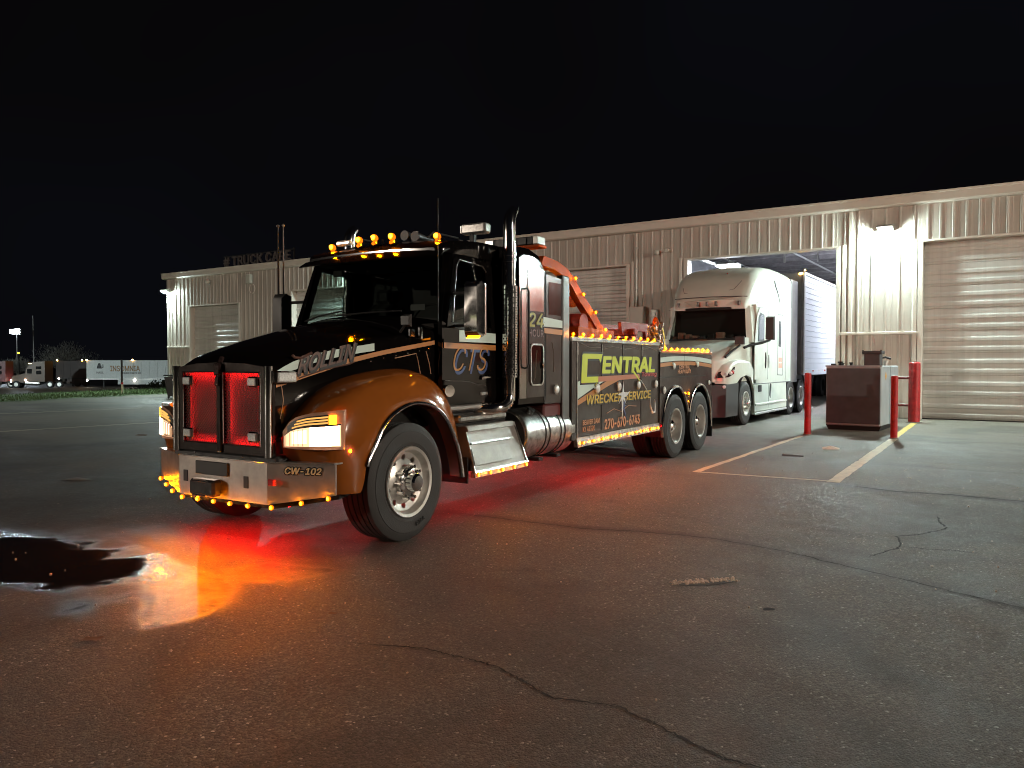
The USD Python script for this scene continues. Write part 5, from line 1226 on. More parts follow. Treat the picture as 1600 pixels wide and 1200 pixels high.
tput('tow_bar_stand', hull([(-0.4, 6.9, 1.3), (0.4, 6.9, 1.3), (-0.4, 8.4, 1.3), (0.4, 8.4, 1.3), (-0.3, 7.2, 2.0), (0.3, 7.2, 2.0), (-0.3, 8.2, 2.0), (0.3, 8.2, 2.0)]), BOOMR)
LB = holder(TR, 'light_bar')
put(LB, 'housing', box(-0.20, 0.52, 3.42, 3.52, 3.09, 3.20, 0.012), DARK); put(LB, 'tray', box(-0.25, 0.62, 3.40, 3.62, 3.055, 3.088, 0.006), BOOMO)
for k in range(4):
    put(LB, 'module', box(0.30 - 0.17 * k, 0.43 - 0.17 * k, 3.405, 3.42, 3.10, 3.19, 0.004), LENSCLR if k % 2 else TRIMBLK)
put(LB, 'end_cap', box(0.525, 0.60, 3.40, 3.62, 3.09, 3.20, 0.012), STEEL); put(LB, 'post', [box(x, x + 0.05, 3.48, 3.54, 2.55, 3.06) for x in (-0.1, 0.35)], DARK)
chn = holder(TR, 'chain_bundle')
r_ = np.random.default_rng(5)
def link(c, a, b, R=0.045):
    u, w = frame_from(a); th = np.linspace(0, 2 * math.pi, 13)
    e = np.asarray(a, float) / np.linalg.norm(a)
    return tube([c + e * R * 1.5 * math.cos(t) + (u * math.cos(b) + w * math.sin(b)) * R * math.sin(t) for t in th], 0.013, 6, cap=False)
for k in range(34):
    t = k / 33
    c = np.array([1.10 + 0.06 * math.sin(k), 6.30 + 0.08 * math.cos(k * 1.7) + 0.12 * (1 - t) * (k % 3 - 1) * 0.6, 1.73 + 0.40 * t])
    put(chn, 'chain_link', link(c, r_.normal(0, 1, 3) + np.array([0, 0, 1.5]), r_.uniform(0, 3), 0.05), CHAINM, smooth=True)
put(chn, 'hook', tube([(1.12, 6.26, 2.12), (1.12, 6.24, 2.20), (1.12, 6.29, 2.25), (1.12, 6.35, 2.21), (1.12, 6.34, 2.13)], [0.03, 0.035, 0.035, 0.03, 0.015], 10), BOOMO)
put(chn, 'strap', sheet([[(1.20, 6.36, 2.12), (1.22, 6.40, 1.95), (1.21, 6.44, 1.80)], [(1.20, 6.42, 2.12), (1.22, 6.46, 1.95), (1.21, 6.50, 1.80)]]), YELLOWS)
put(chn, 'shackle', box(1.05, 1.21, 6.22, 6.50, 1.735, 1.755, 0.006), STEEL)

# ------------------------------------------------------------------ the white semi tractor (x to its left, y rearwards, origin under its front axle)
SW = thing('semi_tractor', 'white sleeper semi tractor standing in the open bay doorway behind the tow truck', 'semi truck', (-6.80, 19.43, 0))
def sput(n, m, mat, **k): return put(SW, n, m, mat, **k)
body = []
for y, w, zt in ((0.55, 1.10, 2.26), (0.70, 1.16, 2.60), (0.95, 1.185, 3.10), (1.3, 1.20, 3.2), (3.0, 1.20, 3.25), (4.65, 1.20, 3.25)):
    body.append(rrect(y, w, 1.02, zt, 0.06 if y < 0.9 else 0.04, 4, 0.02))
sput('cab_body', loft(body[2:]), SEMIW, smooth=35)
rf = []
for y, w, zt in ((0.62, 0.93, 3.08), (0.70, 0.98, 3.27), (0.86, 1.04, 3.50), (1.05, 1.08, 3.72), (1.35, 1.12, 3.95), (1.75, 1.15, 4.12), (2.2, 1.17, 4.21), (2.8, 1.185, 4.25), (3.6, 1.195, 4.25), (4.63, 1.20, 4.22)):
    rf.append(rrect(y, w, 2.98, zt, min(0.30, (zt - 2.98) * 0.6), 7, 0.05))
sput('roof_fairing', loft(rf), SEMIW, smooth=45)
for s in (1, -1):
    sput('rear_extender', box(s * 1.12, s * 1.20, 4.66, 5.50, 0.98, 4.10, 0.02), SEMIFAIR)
sput('cab_back', box(-1.1, 1.1, 4.64, 4.68, 1.0, 3.9), SEMIGR)
# front of the cab: glass, pillars, hood
def sws(t, v):
    yb, yt = 0.58 - 0.42 * (1 - t * t), 0.82 - 0.26 * (1 - t * t)
    wb, wt = 1.09, 0.985
    return np.array([t * (wb + (wt - wb) * v), yb + (yt - yb) * v, 2.16 + 0.0 * v + (3.02 - 2.16) * v])
sput('windshield', sheet([[sws(t, v) for t in np.linspace(-1, 1, 17)] for v in np.linspace(0.03, 0.97, 5)]), WINDOW, smooth=True)
sput('windshield_gasket', [tube([sws(t, 0.02) + np.array([0, -0.01, 0]) for t in np.linspace(-1, 1, 17)], 0.03, 6), tube([sws(t, 0.98) + np.array([0, -0.01, 0]) for t in np.linspace(-1, 1, 17)], 0.035, 6)], TRIMBLK)
for s in (1, -1):
    sput('pillar', loft([[(s * 1.05, 0.52, 2.1), (s * 1.19, 0.62, 2.1), (s * 1.195, 0.98, 2.1), (s * 1.08, 0.9, 2.1)], [(s * 0.945, 0.74, 3.06), (s * 1.06, 0.82, 3.06), (s * 1.14, 1.08, 3.06), (s * 1.0, 1.0, 3.06)]]), SEMIW)
sput('visor_panel', sheet([[(t * 0.99, 0.84 - 0.27 * (1 - t * t) - 0.0, 3.01) for t in np.linspace(-1, 1, 13)], [(t * 1.0, 0.83 - 0.30 * (1 - t * t), 3.22) for t in np.linspace(-1, 1, 13)]]), SEMIW, smooth=True)
sput('roof_crease', tube([(t * 1.03, 0.825 - 0.29 * (1 - t * t), 3.30 + 0.01) for t in np.linspace(-0.96, 0.96, 15)], 0.012, 6), SEMIGR)
for x in (-0.82, -0.24, 0.0, 0.24, 0.82):
    yl = 0.50 if abs(x) < 0.5 else 0.59
    sput('clearance_lamp', box(x - 0.03, x + 0.03, yl, yl + 0.16, 3.07, 3.19, 0.006), pbr('dark_amber_lens', (0.035, 0.012, 0.008), 0.3) if x == -0.82 else MATS['dark_amber_lens'])
pan = [(-0.78, 0.98), (-0.72, 0.93), (0.50, 0.93), (0.66, 0.99), (0.80, 1.30), (0.84, 1.60)]
sput('roof_crease', tube([(x, np.interp(z, [3.08, 3.27, 3.50, 3.72, 3.95, 4.12], [0.62, 0.70, 0.86, 1.05, 1.35, 1.75]) - 0.02 + 0.05 * x * x, z) for x, z in ((-0.80, 3.95), (-0.82, 3.60), (-0.74, 3.46), (0.35, 3.46), (0.62, 3.52), (0.74, 3.72), (0.80, 3.98))], 0.012, 6), SEMIGR)
for x, z in ((-0.45, 3.90), (0.30, 3.99)):
    sput('roof_bolt', dome((x, 1.30, z), 0.02, (0, 1, 0), 0.6, 1), CHROME)
hood = []
for y, w, zt in ((-1.32, 0.72, 1.55), (-1.25, 0.82, 1.68), (-1.0, 0.95, 1.80), (-0.5, 1.06, 1.95), (0.0, 1.10, 2.07), (0.5, 1.12, 2.17), (0.80, 1.13, 2.19)):
    hood.append(rrect(y, w, 1.10, zt, 0.22 if y > -1.2 else 0.12, 6, 0.07))
sput('hood', loft(hood), SEMIW, smooth=45)
for s in (1, -1):
    fd = []
    for y, zb, zt, w in ((-1.22, 1.06, 1.32, 1.03), (-1.05, 1.04, 1.52, 1.12), (-0.75, 1.05, 1.62, 1.18), (-0.45, 1.20, 1.66, 1.20), (0.0, 1.26, 1.66, 1.205), (0.40, 1.20, 1.62, 1.205), (0.58, 1.05, 1.55, 1.20), (0.70, 0.9, 1.5, 1.19)):
        fd.append([(s * 0.80, y, zb), (s * w, y, zb), (s * w, y, zt - 0.10), (s * (w - 0.05), y, zt - 0.02), (s * (w - 0.16), y, zt), (s * 0.80, y, zt)])
    sput('front_fender', loft(fd), SEMIW, smooth=40)
    sput('wheel_well', sheet([[(s * 1.19, 0.62 * math.cos(a), 0.55 + 0.70 * math.sin(a)) for a in np.linspace(-0.1, 3.0, 20)], [(s * 0.7, 0.62 * math.cos(a), 0.55 + 0.70 * math.sin(a)) for a in np.linspace(-0.1, 3.0, 20)]]), TRIMBLK, smooth=True)
    hlp = [(s * 0.86, -1.27, 1.20), (s * 1.09, -1.12, 1.22), (s * 1.16, -0.93, 1.30), (s * 1.15, -0.82, 1.47), (s * 1.06, -0.98, 1.44), (s * 0.87, -1.20, 1.34)]
    hp_ = np.array(hlp); o = np.array([s * 0.03, -0.03, 0.0])
    hd = holder(SW, 'headlight')
    put(hd, 'housing', hull(np.vstack([hp_ + o, hp_ - o * 2])), pbr('headlight_black', (0.03, 0.02, 0.02), 0.15, coat=0.8) if s > 0 else MATS['headlight_black'])
    for c, r in (((s * 1.135, -1.06, 1.315), 0.05), ((s * 1.06, -1.17, 1.29), 0.045), ((s * 1.17, -0.94, 1.37), 0.035)):
        put(hd, 'lamp', dome(c, r, (s * 0.5, -0.8, 0), 0.6, 2), LENSCLR)
    put(hd, 'reflector', dome((s * 1.155, -0.98, 1.335), 0.05, (s, -0.7, 0), 0.5, 1), LENSRED)
    sput('bumper_corner', hull([(s * 0.75, -1.42, 0.25), (s * 1.08, -1.26, 0.26), (s * 1.19, -0.66, 0.28), (s * 0.75, -1.44, 1.02), (s * 1.10, -1.26, 1.04), (s * 1.205, -0.64, 1.08), (s * 0.8, -0.64, 1.08), (s * 0.8, -0.64, 0.28)]), SEMIGR)
    sput('fog_lamp', dome((s * 1.06, -1.30, 0.99), 0.045, (s * 0.3, -1, 0), 0.5, 1), pbr('fog_lens', (0.8, 0.75, 0.75), 0.15) if s > 0 else MATS['fog_lens'])
    # sleeper and door detail
    sd = lambda poly, th, o=0.0: prism(poly, th, on_side(1.20 + o, s))
    dr = holder(SW, 'door')
    put(dr, 'skin', sd(Polygon([(0.72, 1.12), (1.98, 1.12), (1.98, 2.98), (1.15, 3.02), (0.95, 2.85), (0.72, 2.2)]).buffer(-0.01), 0.012), SEMIW)
    put(dr, 'window_frame', sd(Polygon([(1.02, 2.13), (1.62, 2.13), (1.62, 2.86), (1.22, 2.90), (1.08, 2.78)]), 0.006, 0.012), SEMIGR)
    put(dr, 'window', sd(Polygon([(1.07, 2.18), (1.56, 2.18), (1.56, 2.80), (1.24, 2.84), (1.12, 2.74)]), 0.004, 0.018), pbr('reflective_window', (0.09, 0.10, 0.10), 0.06, spec=1.0) if s > 0 else MATS['reflective_window'])
    put(dr, 'handle', sd(Polygon([(1.72, 1.45), (1.78, 1.42), (1.82, 1.70), (1.75, 1.85)]), 0.02, 0.012), TRIMBLK)
    put(dr, 'grab_recess', sd(Polygon([(2.12, 1.48), (2.17, 1.42), (2.2, 1.6), (2.17, 1.8), (2.12, 1.78)]), 0.006, 0.001), TRIMBLK)
    for q in ((2.02, 1.12, 2.03, 4.0),):
        sput('panel_gap', sd(Polygon([(2.03, 1.12), (2.045, 1.12), (2.045, 3.0), (2.03, 3.0)]), 0.003), SEMIGR)
    sput('panel_gap', sd(Polygon([(0.9, 3.02), (4.6, 3.12), (4.6, 3.13), (0.9, 3.03)]), 0.003), SEMIGR)
    sput('panel_gap', sd(Polygon([(3.98, 1.05), (3.99, 1.05), (3.99, 4.05), (3.98, 4.05)]), 0.003), SEMIGR)
    sput('sleeper_window', sd(Polygon([(3.22, 2.07), (3.42, 2.05), (3.46, 2.6), (3.40, 2.74), (3.26, 2.74)]).buffer(0.03), 0.005), TRIMBLK)
    sput('sleeper_window', sd(Polygon([(3.27, 2.12), (3.39, 2.10), (3.42, 2.6), (3.37, 2.68), (3.29, 2.68)]), 0.004, 0.005), MATS['reflective_window'])
    sput('locker_door', sd(Polygon([(3.05, 1.22), (3.70, 1.20), (3.72, 2.95), (3.1, 2.98)]).buffer(-0.06).buffer(0.06).difference(Polygon([(3.08, 1.24), (3.68, 1.22), (3.70, 2.93), (3.12, 2.96)]).buffer(-0.06).buffer(0.06)), 0.003), SEMIGR)
    sput('upper_vent', prism(Polygon([(2.72, 3.88), (2.95, 3.78), (3.30, 3.34), (3.34, 3.28), (3.14, 3.5), (2.80, 3.74)]), 0.025, on_side(1.180, s)), pbr('vent_grey', (0.09, 0.10, 0.09), 0.4) if s > 0 else MATS['vent_grey'])
    sput('red_decal', sd(Polygon([(3.22, 1.42), (3.62, 1.42), (3.62, 1.72), (3.22, 1.72)]).difference(Polygon([(3.40, 1.5), (3.44, 1.5), (3.44, 1.68), (3.40, 1.68)])).difference(Polygon([(3.25, 1.56), (3.59, 1.56), (3.59, 1.59), (3.25, 1.59)])), 0.002), pbr('faded_red_decal', (0.55, 0.28, 0.22), 0.5) if s > 0 else MATS['faded_red_decal'])
    sput('side_skirt', hull([(s * 1.14, 0.74, 0.22), (s * 1.215, 0.74, 0.30), (s * 1.20, 0.74, 1.0), (s * 1.0, 0.74, 1.0), (s * 1.14, 4.10, 0.20), (s * 1.215, 4.10, 0.28), (s * 1.20, 4.10, 1.0), (s * 1.0, 4.10, 1.0)]), SEMIW)
    sput('skirt_step', box(s * 1.205, s * 1.235, 0.80, 4.08, 0.44, 0.50, 0.01), SEMIW); sput('skirt_edge', box(s * 1.19, s * 1.225, 0.76, 4.1, 0.20, 0.26, 0.008), STEEL)
    sput('skirt_recess', sd(Polygon([(1.08, 0.80), (1.42, 0.80), (1.42, 0.98), (1.08, 0.98)]), 0.006, 0.008), TRIMBLK); sput('skirt_recess', sd(Polygon([(2.22, 0.68), (2.32, 0.60), (2.40, 0.98), (2.28, 1.0)]), 0.006, 0.008), TRIMBLK)
    sput('skirt_gap', sd(Polygon([(2.12, 0.3), (2.13, 0.3), (2.13, 1.0), (2.12, 1.0)]), 0.004, 0.010), SEMIGR)
    sput('sill_rail', box(s * 1.0, s * 1.20, 0.74, 4.75, 0.995, 1.03, 0.006), SEMIGR)
    for k, y in enumerate((0.0, )):
        wheel(SW, s * 1.20, 0.0, 0.545, 0.30, s, True, rin=0.30)
    for y in (4.70, 6.05):
        wheel(SW, s * 1.20, y, 0.53, 0.28, s, False, rin=0.30, nuts=False)
    m1 = holder(SW, 'side_mirror')
    put(m1, 'arm', tube([(s * 1.12, 0.10, 1.95), (s * 1.22, 0.30, 2.02), (s * 1.42, 0.62, 2.08), (s * 1.55, 0.85, 2.15), (s * 1.58, 0.90, 2.26)], 0.035, 8), TRIMBLK)
    put(m1, 'housing', hull([(s * 1.46, 0.82, 2.18), (s * 1.66, 0.82, 2.18), (s * 1.46, 0.82, 2.74), (s * 1.66, 0.82, 2.74), (s * 1.48, 0.93, 2.16), (s * 1.67, 0.93, 2.16), (s * 1.48, 0.93, 2.77), (s * 1.67, 0.93, 2.77)]), TRIMBLK)
    m2 = holder(SW, 'hood_mirror')
    put(m2, 'arm', tube([(s * 0.98, -0.98, 1.70), (s * 1.05, -0.80, 1.82), (s * 1.16, -0.42, 2.0)], 0.028, 8), TRIMBLK)
    put(m2, 'housing', hull([(s * 1.05 + dx, -0.40 + dy, 2.02 + dz) for dx in (0, 0.22) for dy in (-0.05, 0.05) for dz in (0, 0.2)]), TRIMBLK)
    put(m2, 'shell', hull([(s * 1.06 + dx, -0.28 + dy, 2.0 + dz) for dx in (0, 0.18) for dy in (-0.05, 0.35) for dz in (0.04, 0.2)]), SEMIW)
sput('grille', box(-0.70, 0.70, -1.36, -1.28, 0.72, 1.48, 0.03), SEMIGR)
for k in range(7):
    sput('grille_slat', box(-0.66, 0.66, -1.39, -1.355, 0.80 + k * 0.095, 0.83 + k * 0.095, 0.006), STEEL)
sput('bumper', box(-0.78, 0.78, -1.44, -1.2, 0.26, 0.72, 0.05), SEMIGR)
sput('hood_emblem', cat_([trimesh.creation.icosphere(2, 0.11).apply_scale((1.5, 0.7, 0.28)).apply_translation((0.0, 0.12, 2.16))]), pbr('hood_cowl_vent', (0.10, 0.045, 0.02), 0.4))
sput('sleeper_curtain', box(-1.05, 1.05, 0.91, 0.945, 2.1, 3.0), CABIN)
sput('dashboard', hull([(-1.0, 0.40, 2.13), (1.0, 0.40, 2.13), (-1.05, 1.0, 2.2), (1.05, 1.0, 2.2), (-1, 1.0, 2.0), (1, 1.0, 2.0)]), CABIN)
r_ = np.random.default_rng(3)
for k in range(9):
    x = -0.9 + k * 0.22; h = r_.uniform(0.08, 0.22); w = r_.uniform(0.06, 0.13)
    sput('dashboard_item', box(x - w, x + w * 0.6, 0.30 + 0.34 * x * x, 0.50 + 0.34 * x * x, 2.15, 2.19 + h, 0.02), (STUFFR, PAPER, CABIN, RUSTY)[int(r_.integers(0, 4)) if k % 3 else 0])
sput('frame_rail', [box(s * 0.4, s * 0.5, -1, 7.2, 0.62, 0.92, 0.01) for s in (1, -1)][0], DARK); sput('frame_rail', box(-0.5, -0.4, -1, 7.2, 0.62, 0.92, 0.01), DARK)
sput('under_panel', box(-1.0, 1.0, 0.7, 4.2, 0.5, 0.98), DARK)
sput('fifth_wheel', box(-0.45, 0.45, 5.0, 5.9, 1.02, 1.14, 0.03), DARK)
for x0 in (-0.55, 0.25):
    sput('wiper', tube([sws(x0, 0.02) + np.array([0, -0.03, 0]), sws(x0 + 0.5, 0.07) + np.array([0, -0.03, 0])], 0.012, 6), TRIMBLK)
sput('air_hose', tube([(0.75, 4.68, 2.4), (0.85, 4.9, 1.9), (0.9, 5.3, 1.7), (0.95, 5.8, 2.0)], 0.02, 8), TRIMBLK)
sput('exhaust', cyl((1.02, 4.95, 0.9), (1.02, 4.95, 3.3), 0.07, 14), STEEL)

# ------------------------------------------------------------------ its trailer, reaching into the bay
TL = thing('semi_trailer', 'white refrigerated box trailer coupled behind the white semi tractor inside the bay', 'trailer', (-6.80, 25.35, 0))
put(TL, 'box_core', box(-1.27, 1.27, 0.0, 16.0, 1.20, 4.42, 0.01), TRAILERW)
for s in (1, -1):
    for k in range(17):
        z = 1.38 + k * 0.174
        put(TL, 'side_slat', prism(Polygon([(0.02, z + 0.004), (0.012, z + 0.16), (0.0, z + 0.172), (-0.01, z + 0.172), (-0.01, z), (0.004, z)]), 15.7, lambda p: np.stack([s * (1.272 + p[:, 0]), 0.15 + p[:, 2], p[:, 1]], 1)), TRAILERW, smooth=False)
    put(TL, 'top_rail', box(s * 1.26, s * 1.305, 0.0, 16.0, 4.36, 4.45, 0.008), STEEL)
    put(TL, 'bottom_rail', box(s * 1.26, s * 1.305, 0.0, 16.0, 1.18, 1.37, 0.008), TRAILERW)
    put(TL, 'corner_post', box(s * 1.24, s * 1.31, -0.02, 0.14, 1.2, 4.44, 0.02), STEEL)
    for k in range(16):
        put(TL, 'reflector_tape', box(s * 1.306, s * 1.309, 0.3 + k * 0.95, 0.52 + k * 0.95, 1.285, 1.335), LENSRED if k % 2 else PAPER)
put(TL, 'nose', box(-1.25, 1.25, -0.06, 0.0, 1.2, 4.42, 0.02), SEMIFAIR)
put(TL, 'cooling_unit', box(-0.95, 0.95, -0.55, -0.06, 2.2, 4.2, 0.08), SEMIW)
for x in (-1.1, 1.2):
    put(TL, 'marker_lamp', box(x - 0.05, x + 0.05, -0.08, -0.05, 4.36, 4.40), FARAMB)
put(TL, 'marker_lamp', dome((1.30, 0.08, 4.49), 0.03, (0, 0, 1), 0.7, 1), FARAMB)
for s in (1, -1):
    put(TL, 'landing_leg', cat_([box(s * 0.75, s * 0.87, 2.9, 3.02, 0.12, 1.2), box(s * 0.68, s * 0.95, 2.8, 3.12, 0.0, 0.05)]), STEEL)
    put(TL, 'leg_brace', [cyl((s * 0.81, 2.96, 0.4), (s * 0.81, 3.9, 1.18), 0.03, 8), cyl((s * 0.81, 2.96, 0.4), (s * 0.81, 2.1, 1.18), 0.03, 8)], DARK)
    for y in (13.2, 14.5):
        wheel(TL, s * 1.27, y, 0.52, 0.28, s, False, nuts=False)
put(TL, 'landing_gear_bar', cyl((-0.81, 2.96, 0.7), (0.81, 2.96, 0.7), 0.035, 8), DARK)

# ------------------------------------------------------------------ steel tank, bollards
TK = thing('oil_tank', 'dark-fronted steel box tank with a stubby neck on top, between the red bollards', 'storage tank', (-3.07, 19.2, 0), -3.2)
core = box(-0.60, 0.60, 0.02, 2.1, 0.10, 1.50, 0.03)
put(TK, 'body', core, TANKP); put(TK, 'front_plate', box(-0.585, 0.585, 0.0, 0.022, 0.16, 1.44, 0.01), RUSTY)
put(TK, 'skid', hull([(-0.55, 0.08, 0.0), (0.55, 0.08, 0.0), (-0.6, 0.04, 0.12), (0.6, 0.04, 0.12), (-0.6, 2.0, 0.12), (0.6, 2.0, 0.12), (-0.55, 2.0, 0.0), (0.55, 2.0, 0.0)]), DARK)
put(TK, 'top_edge', box(-0.61, 0.61, 0.0, 0.05, 1.47, 1.51, 0.006), TANKP); put(TK, 'side_seam', box(0.60, 0.612, 1.02, 1.05, 0.12, 1.48), TANKP)
put(TK, 'neck', box(0.22, 0.56, 0.06, 0.36, 1.50, 1.80, 0.015), RUSTY); put(TK, 'neck_flange', box(0.18, 0.60, 0.03, 0.39, 1.77, 1.84, 0.012), RUSTY)
put(TK, 'flange_bolt', [cyl((x, 0.05, 1.76), (x, 0.05, 1.86), 0.016, 6) for x in (0.2, 0.58)][0], DARK); put(TK, 'flange_bolt', cyl((0.58, 0.05, 1.76), (0.58, 0.05, 1.86), 0.016, 6), DARK)
for x, y, r, h in ((-0.35, 0.3, 0.06, 0.10), (-0.15, 0.5, 0.045, 0.08), (-0.40, 0.75, 0.05, 0.07), (0.05, 1.2, 0.09, 0.22), (0.45, 1.3, 0.06, 0.12)):
    put(TK, 'top_fitting', cat_([cyl((x, y, 1.49), (x, y, 1.50 + h), r * 0.7, 12), cyl((x, y, 1.50 + h * 0.6), (x, y, 1.50 + h), r, 12)]), STEEL if x > 0 else DARK)
put(TK, 'top_pipe', tube([(0.35, 1.0, 1.5), (0.35, 1.0, 1.66), (0.5, 1.0, 1.70), (0.62, 1.0, 1.66)], 0.025, 8), RUSTY)
put(TK, 'hazard_sticker', prism(Polygon([(0.42, 1.26), (0.52, 1.16), (0.62, 1.26), (0.52, 1.36)]), 0.003, lambda p: np.stack([0.601 + p[:, 2], p[:, 0], p[:, 1]], 1)), STICKO)
put(TK, 'lifting_lug', [cyl((-0.50, 0.1, 1.5), (-0.40, 0.1, 1.5), 0.05, 10)], DARK)
def bollard(x, y, r, h, label, rails=False):
    b = thing('bollard', label, 'bollard', (x, y, 0))
    put(b, 'post', cat_([cyl((0, 0, 0.0), (0, 0, h), r, 22)]), REDPAINT); put(b, 'cap', dome((0, 0, h), r * 0.99, (0, 0, 1), 0.35, 3), REDPAINT)
    put(b, 'base_collar', cyl((0, 0, 0), (0, 0, 0.02), r * 1.4, 20), CONC)
    if rails:
        for z in (0.45, 1.17):
            put(b, 'rail', cyl((-r * 0.8, 0, z), (-0.9, 0.05, z), 0.035, 10), RAILRED)
        put(b, 'rail_post', cyl((-0.93, 0.05, 0), (-0.93, 0.05, 1.25), 0.05, 14), RAILRED)
bollard(-3.71, 17.54, 0.068, 1.33, 'slim red bollard at the left front corner of the steel tank')
bollard(-2.02, 17.62, 0.068, 1.28, 'slim red bollard at the right front corner of the steel tank, on the yellow line')
bollard(-2.13, 22.7, 0.14, 1.55, 'thick red bollard by the right roll-up door with rails reaching to the tank', True)

# ------------------------------------------------------------------ small litter on the asphalt
def litter(name, label, cat, x, y, mesh, mat, rz=0):
    t = thing(name, label, cat, (x, y, 0.004), rz)
    put(t, 'piece', mesh, mat)
litter('paper_scrap', 'crumpled white paper scrap on the asphalt before the slim bollards', 'litter', -2.83, 14.6, hull([(0, 0, 0), (0.30, 0.06, 0), (0.32, 0.14, 0.02), (0.02, 0.12, 0.03), (0.15, 0.08, 0.06)]), PAPER, 20)
litter('wood_stick', 'short dark stick lying flat near the parking lines', 'stick', -3.2, 13.2, hull([(0, 0, 0), (0.34, 0.02, 0), (0.34, 0.05, 0.02), (0, 0.03, 0.03)]), RUSTY, 4)
litter('wood_chip', 'small dark chip on the right foreground asphalt', 'litter', -1.28, 4.86, hull([(0, 0, 0), (0.07, 0.004, 0), (0.075, 0.015, 0.008), (0.0, 0.018, 0.006), (0.03, 0.022, 0.012)]), RUSTY, 30)
litter('dead_leaf', 'curled brown leaf on the asphalt below the wet patch', 'leaf', -4.30, 2.30, sheet([[(x, y, 0.02 * (x * 12) ** 2 * 0.6 + 0.03 * abs(y * 10) ** 2) for x in np.linspace(-0.05, 0.05, 6)] for y in np.linspace(-0.03, 0.03, 5)]), LEAF, 40)
litter('dead_leaf', 'tiny dark leaf right of the wet patch', 'leaf', -3.5, 3.35, sheet([[(x, y, 0.015 * (x * 14) ** 2) for x in np.linspace(-0.025, 0.025, 5)] for y in np.linspace(-0.018, 0.018, 4)]), LEAF, 10)
litter('rag', 'pale flattened rag left of the bumper on the asphalt', 'litter', -10.6, 5.25, hull([(0, 0, 0), (0.35, 0.05, 0), (0.4, 0.18, 0), (0.1, 0.2, 0), (0.2, 0.1, 0.03)]), CONC, 15)
litter('debris_clump', 'dark clump of debris at the left end of the black puddle', 'litter', -6.55, 2.30, [trimesh.creation.icosphere(1, 0.03).apply_scale((1.5, 1, 0.5)).apply_translation((0, 0, 0.01)), trimesh.creation.icosphere(1, 0.02).apply_translation((0.07, 0.03, 0.01))][0], LEAF)
litter('debris_clump', 'dark flat debris on the lit asphalt left of the truck', 'litter', -15.8, 9.4, hull([(0, 0, 0), (0.3, 0.03, 0), (0.28, 0.1, 0.02), (0.02, 0.08, 0.02)]), LEAF, 10)
sm = np.random.default_rng(8)
bits = []
for k in range(260):
    x, y = sm.uniform(-9, 3), sm.uniform(2.2, 14)
    m = trimesh.creation.icosphere(0, sm.uniform(0.003, 0.011)); m.vertices = m.vertices * sm.uniform(0.5, 1.3, 3) + np.array([x, y, 0.004]); bits.append(m)
put(None, 'grit', bits, GRAVEL, smooth=False, kind='stuff')

# ------------------------------------------------------------------ beyond the lot
DP = thing('dumpster', "dark dumpster beside the workshop's far left corner", 'dumpster', (-31.2, 20.75, 0), 30)
put(DP, 'body', hull([(-0.4, -0.4, 0.1), (0.4, -0.4, 0.1), (-0.45, 0.4, 0.1), (0.45, 0.4, 0.1), (-0.5, -0.5, 0.95), (0.5, -0.5, 0.95), (-0.5, 0.5, 1.0), (0.5, 0.5, 1.0)]), TRIMBLK); put(DP, 'lid', box(-0.53, 0.53, -0.53, 0.53, 1.0, 1.05, 0.02), DARK)
for x in (-0.4, 0.4):
    put(DP, 'caster', cyl((x, -0.35, 0.06), (x + 0.05, -0.35, 0.06), 0.06, 10), DARK)
MP = thing('marker_post', 'thin dark post with a pale foot standing on the grass verge', 'post', (-36.84, 21.31, 0))
put(MP, 'foot', cyl((0, 0, 0), (0, 0, 0.55), 0.05, 10), PALELINE); put(MP, 'post', cyl((0, 0, 0.5), (0, 0, 1.75), 0.045, 10), DARK)
put(MP, 'red_band', cyl((0, 0, 0.52), (0, 0, 0.62), 0.056, 10), REDPAINT)
def far(px, depth, z0=-2.0):
    g = w2((px - 800) / 1200 * depth, depth)
    return (float(g[0]), float(g[1]), z0)
HEAD = math.degrees(YAW)
def trailer_far(px, depth, L, Hh, mat, label, rot, lamps=(), legs=True):
    t = thing('parked_trailer', label, 'trailer', far(px, depth), HEAD + rot)
    put(t, 'box', box(0, L, -1.25, 1.25, 1.15, Hh, 0.03), mat)
    for k in range(int(L / 1.22)):
        put(t, 'side_panel', box(0.05 + k * 1.22, 1.24 + k * 1.22, -1.275, -1.25, 1.35, Hh - 0.12), mat)
    put(t, 'rail', box(0, L, -1.29, -1.25, 1.12, 1.32), STEEL if mat is FARWHITE else DARK)
    for y in (L - 2.6, L - 1.3):
        put(t, 'wheel', cyl((y, -1.25, 0.52), (y, -0.9, 0.52), 0.52, 24), RUBBER)
    put(t, 'skirt', box(L * 0.30, L * 0.72, -1.22, -1.18, 0.45, 1.14), mat)
    put(t, 'landing_leg', box(2.4, 2.55, -0.9, -0.75, 0, 1.15), DARK)
    for x, z, m in lamps:
        put(t, 'lamp', dome((x, -1.3, z), 0.13, (0, 1, 0), 0.6, 1), m)
    return t
T1 = trailer_far(143, 116, 16.2, 4.05, FARWHITE, 'far white trailer with orange-brown lettering reaching behind the workshop corner', -4, ((0.1, 4.1, FARAMB), (0.15, 1.0, FARWHT), (7.2, 4.1, FARAMB), (7.5, 1.15, FARWHT)))
put(T1, 'lettering', text('INSOMNIA', 0.78, lambda p: np.stack([3.75 + p[:, 0], -1.282 - p[:, 2], 2.42 + p[:, 1]], 1), length=4.6, shear=-0.05, depth=0.01), pbr('brown_orange_lettering', (0.33, 0.17, 0.05), 0.5, var=0.5, scale=2), smooth=False)
put(T1, 'sub_lettering', text('TRUCK PARTS CO', 0.26, lambda p: np.stack([5.6 + p[:, 0], -1.282 - p[:, 2], 2.0 + p[:, 1]], 1), length=2.9, depth=0.01), SIGNDK, smooth=False)
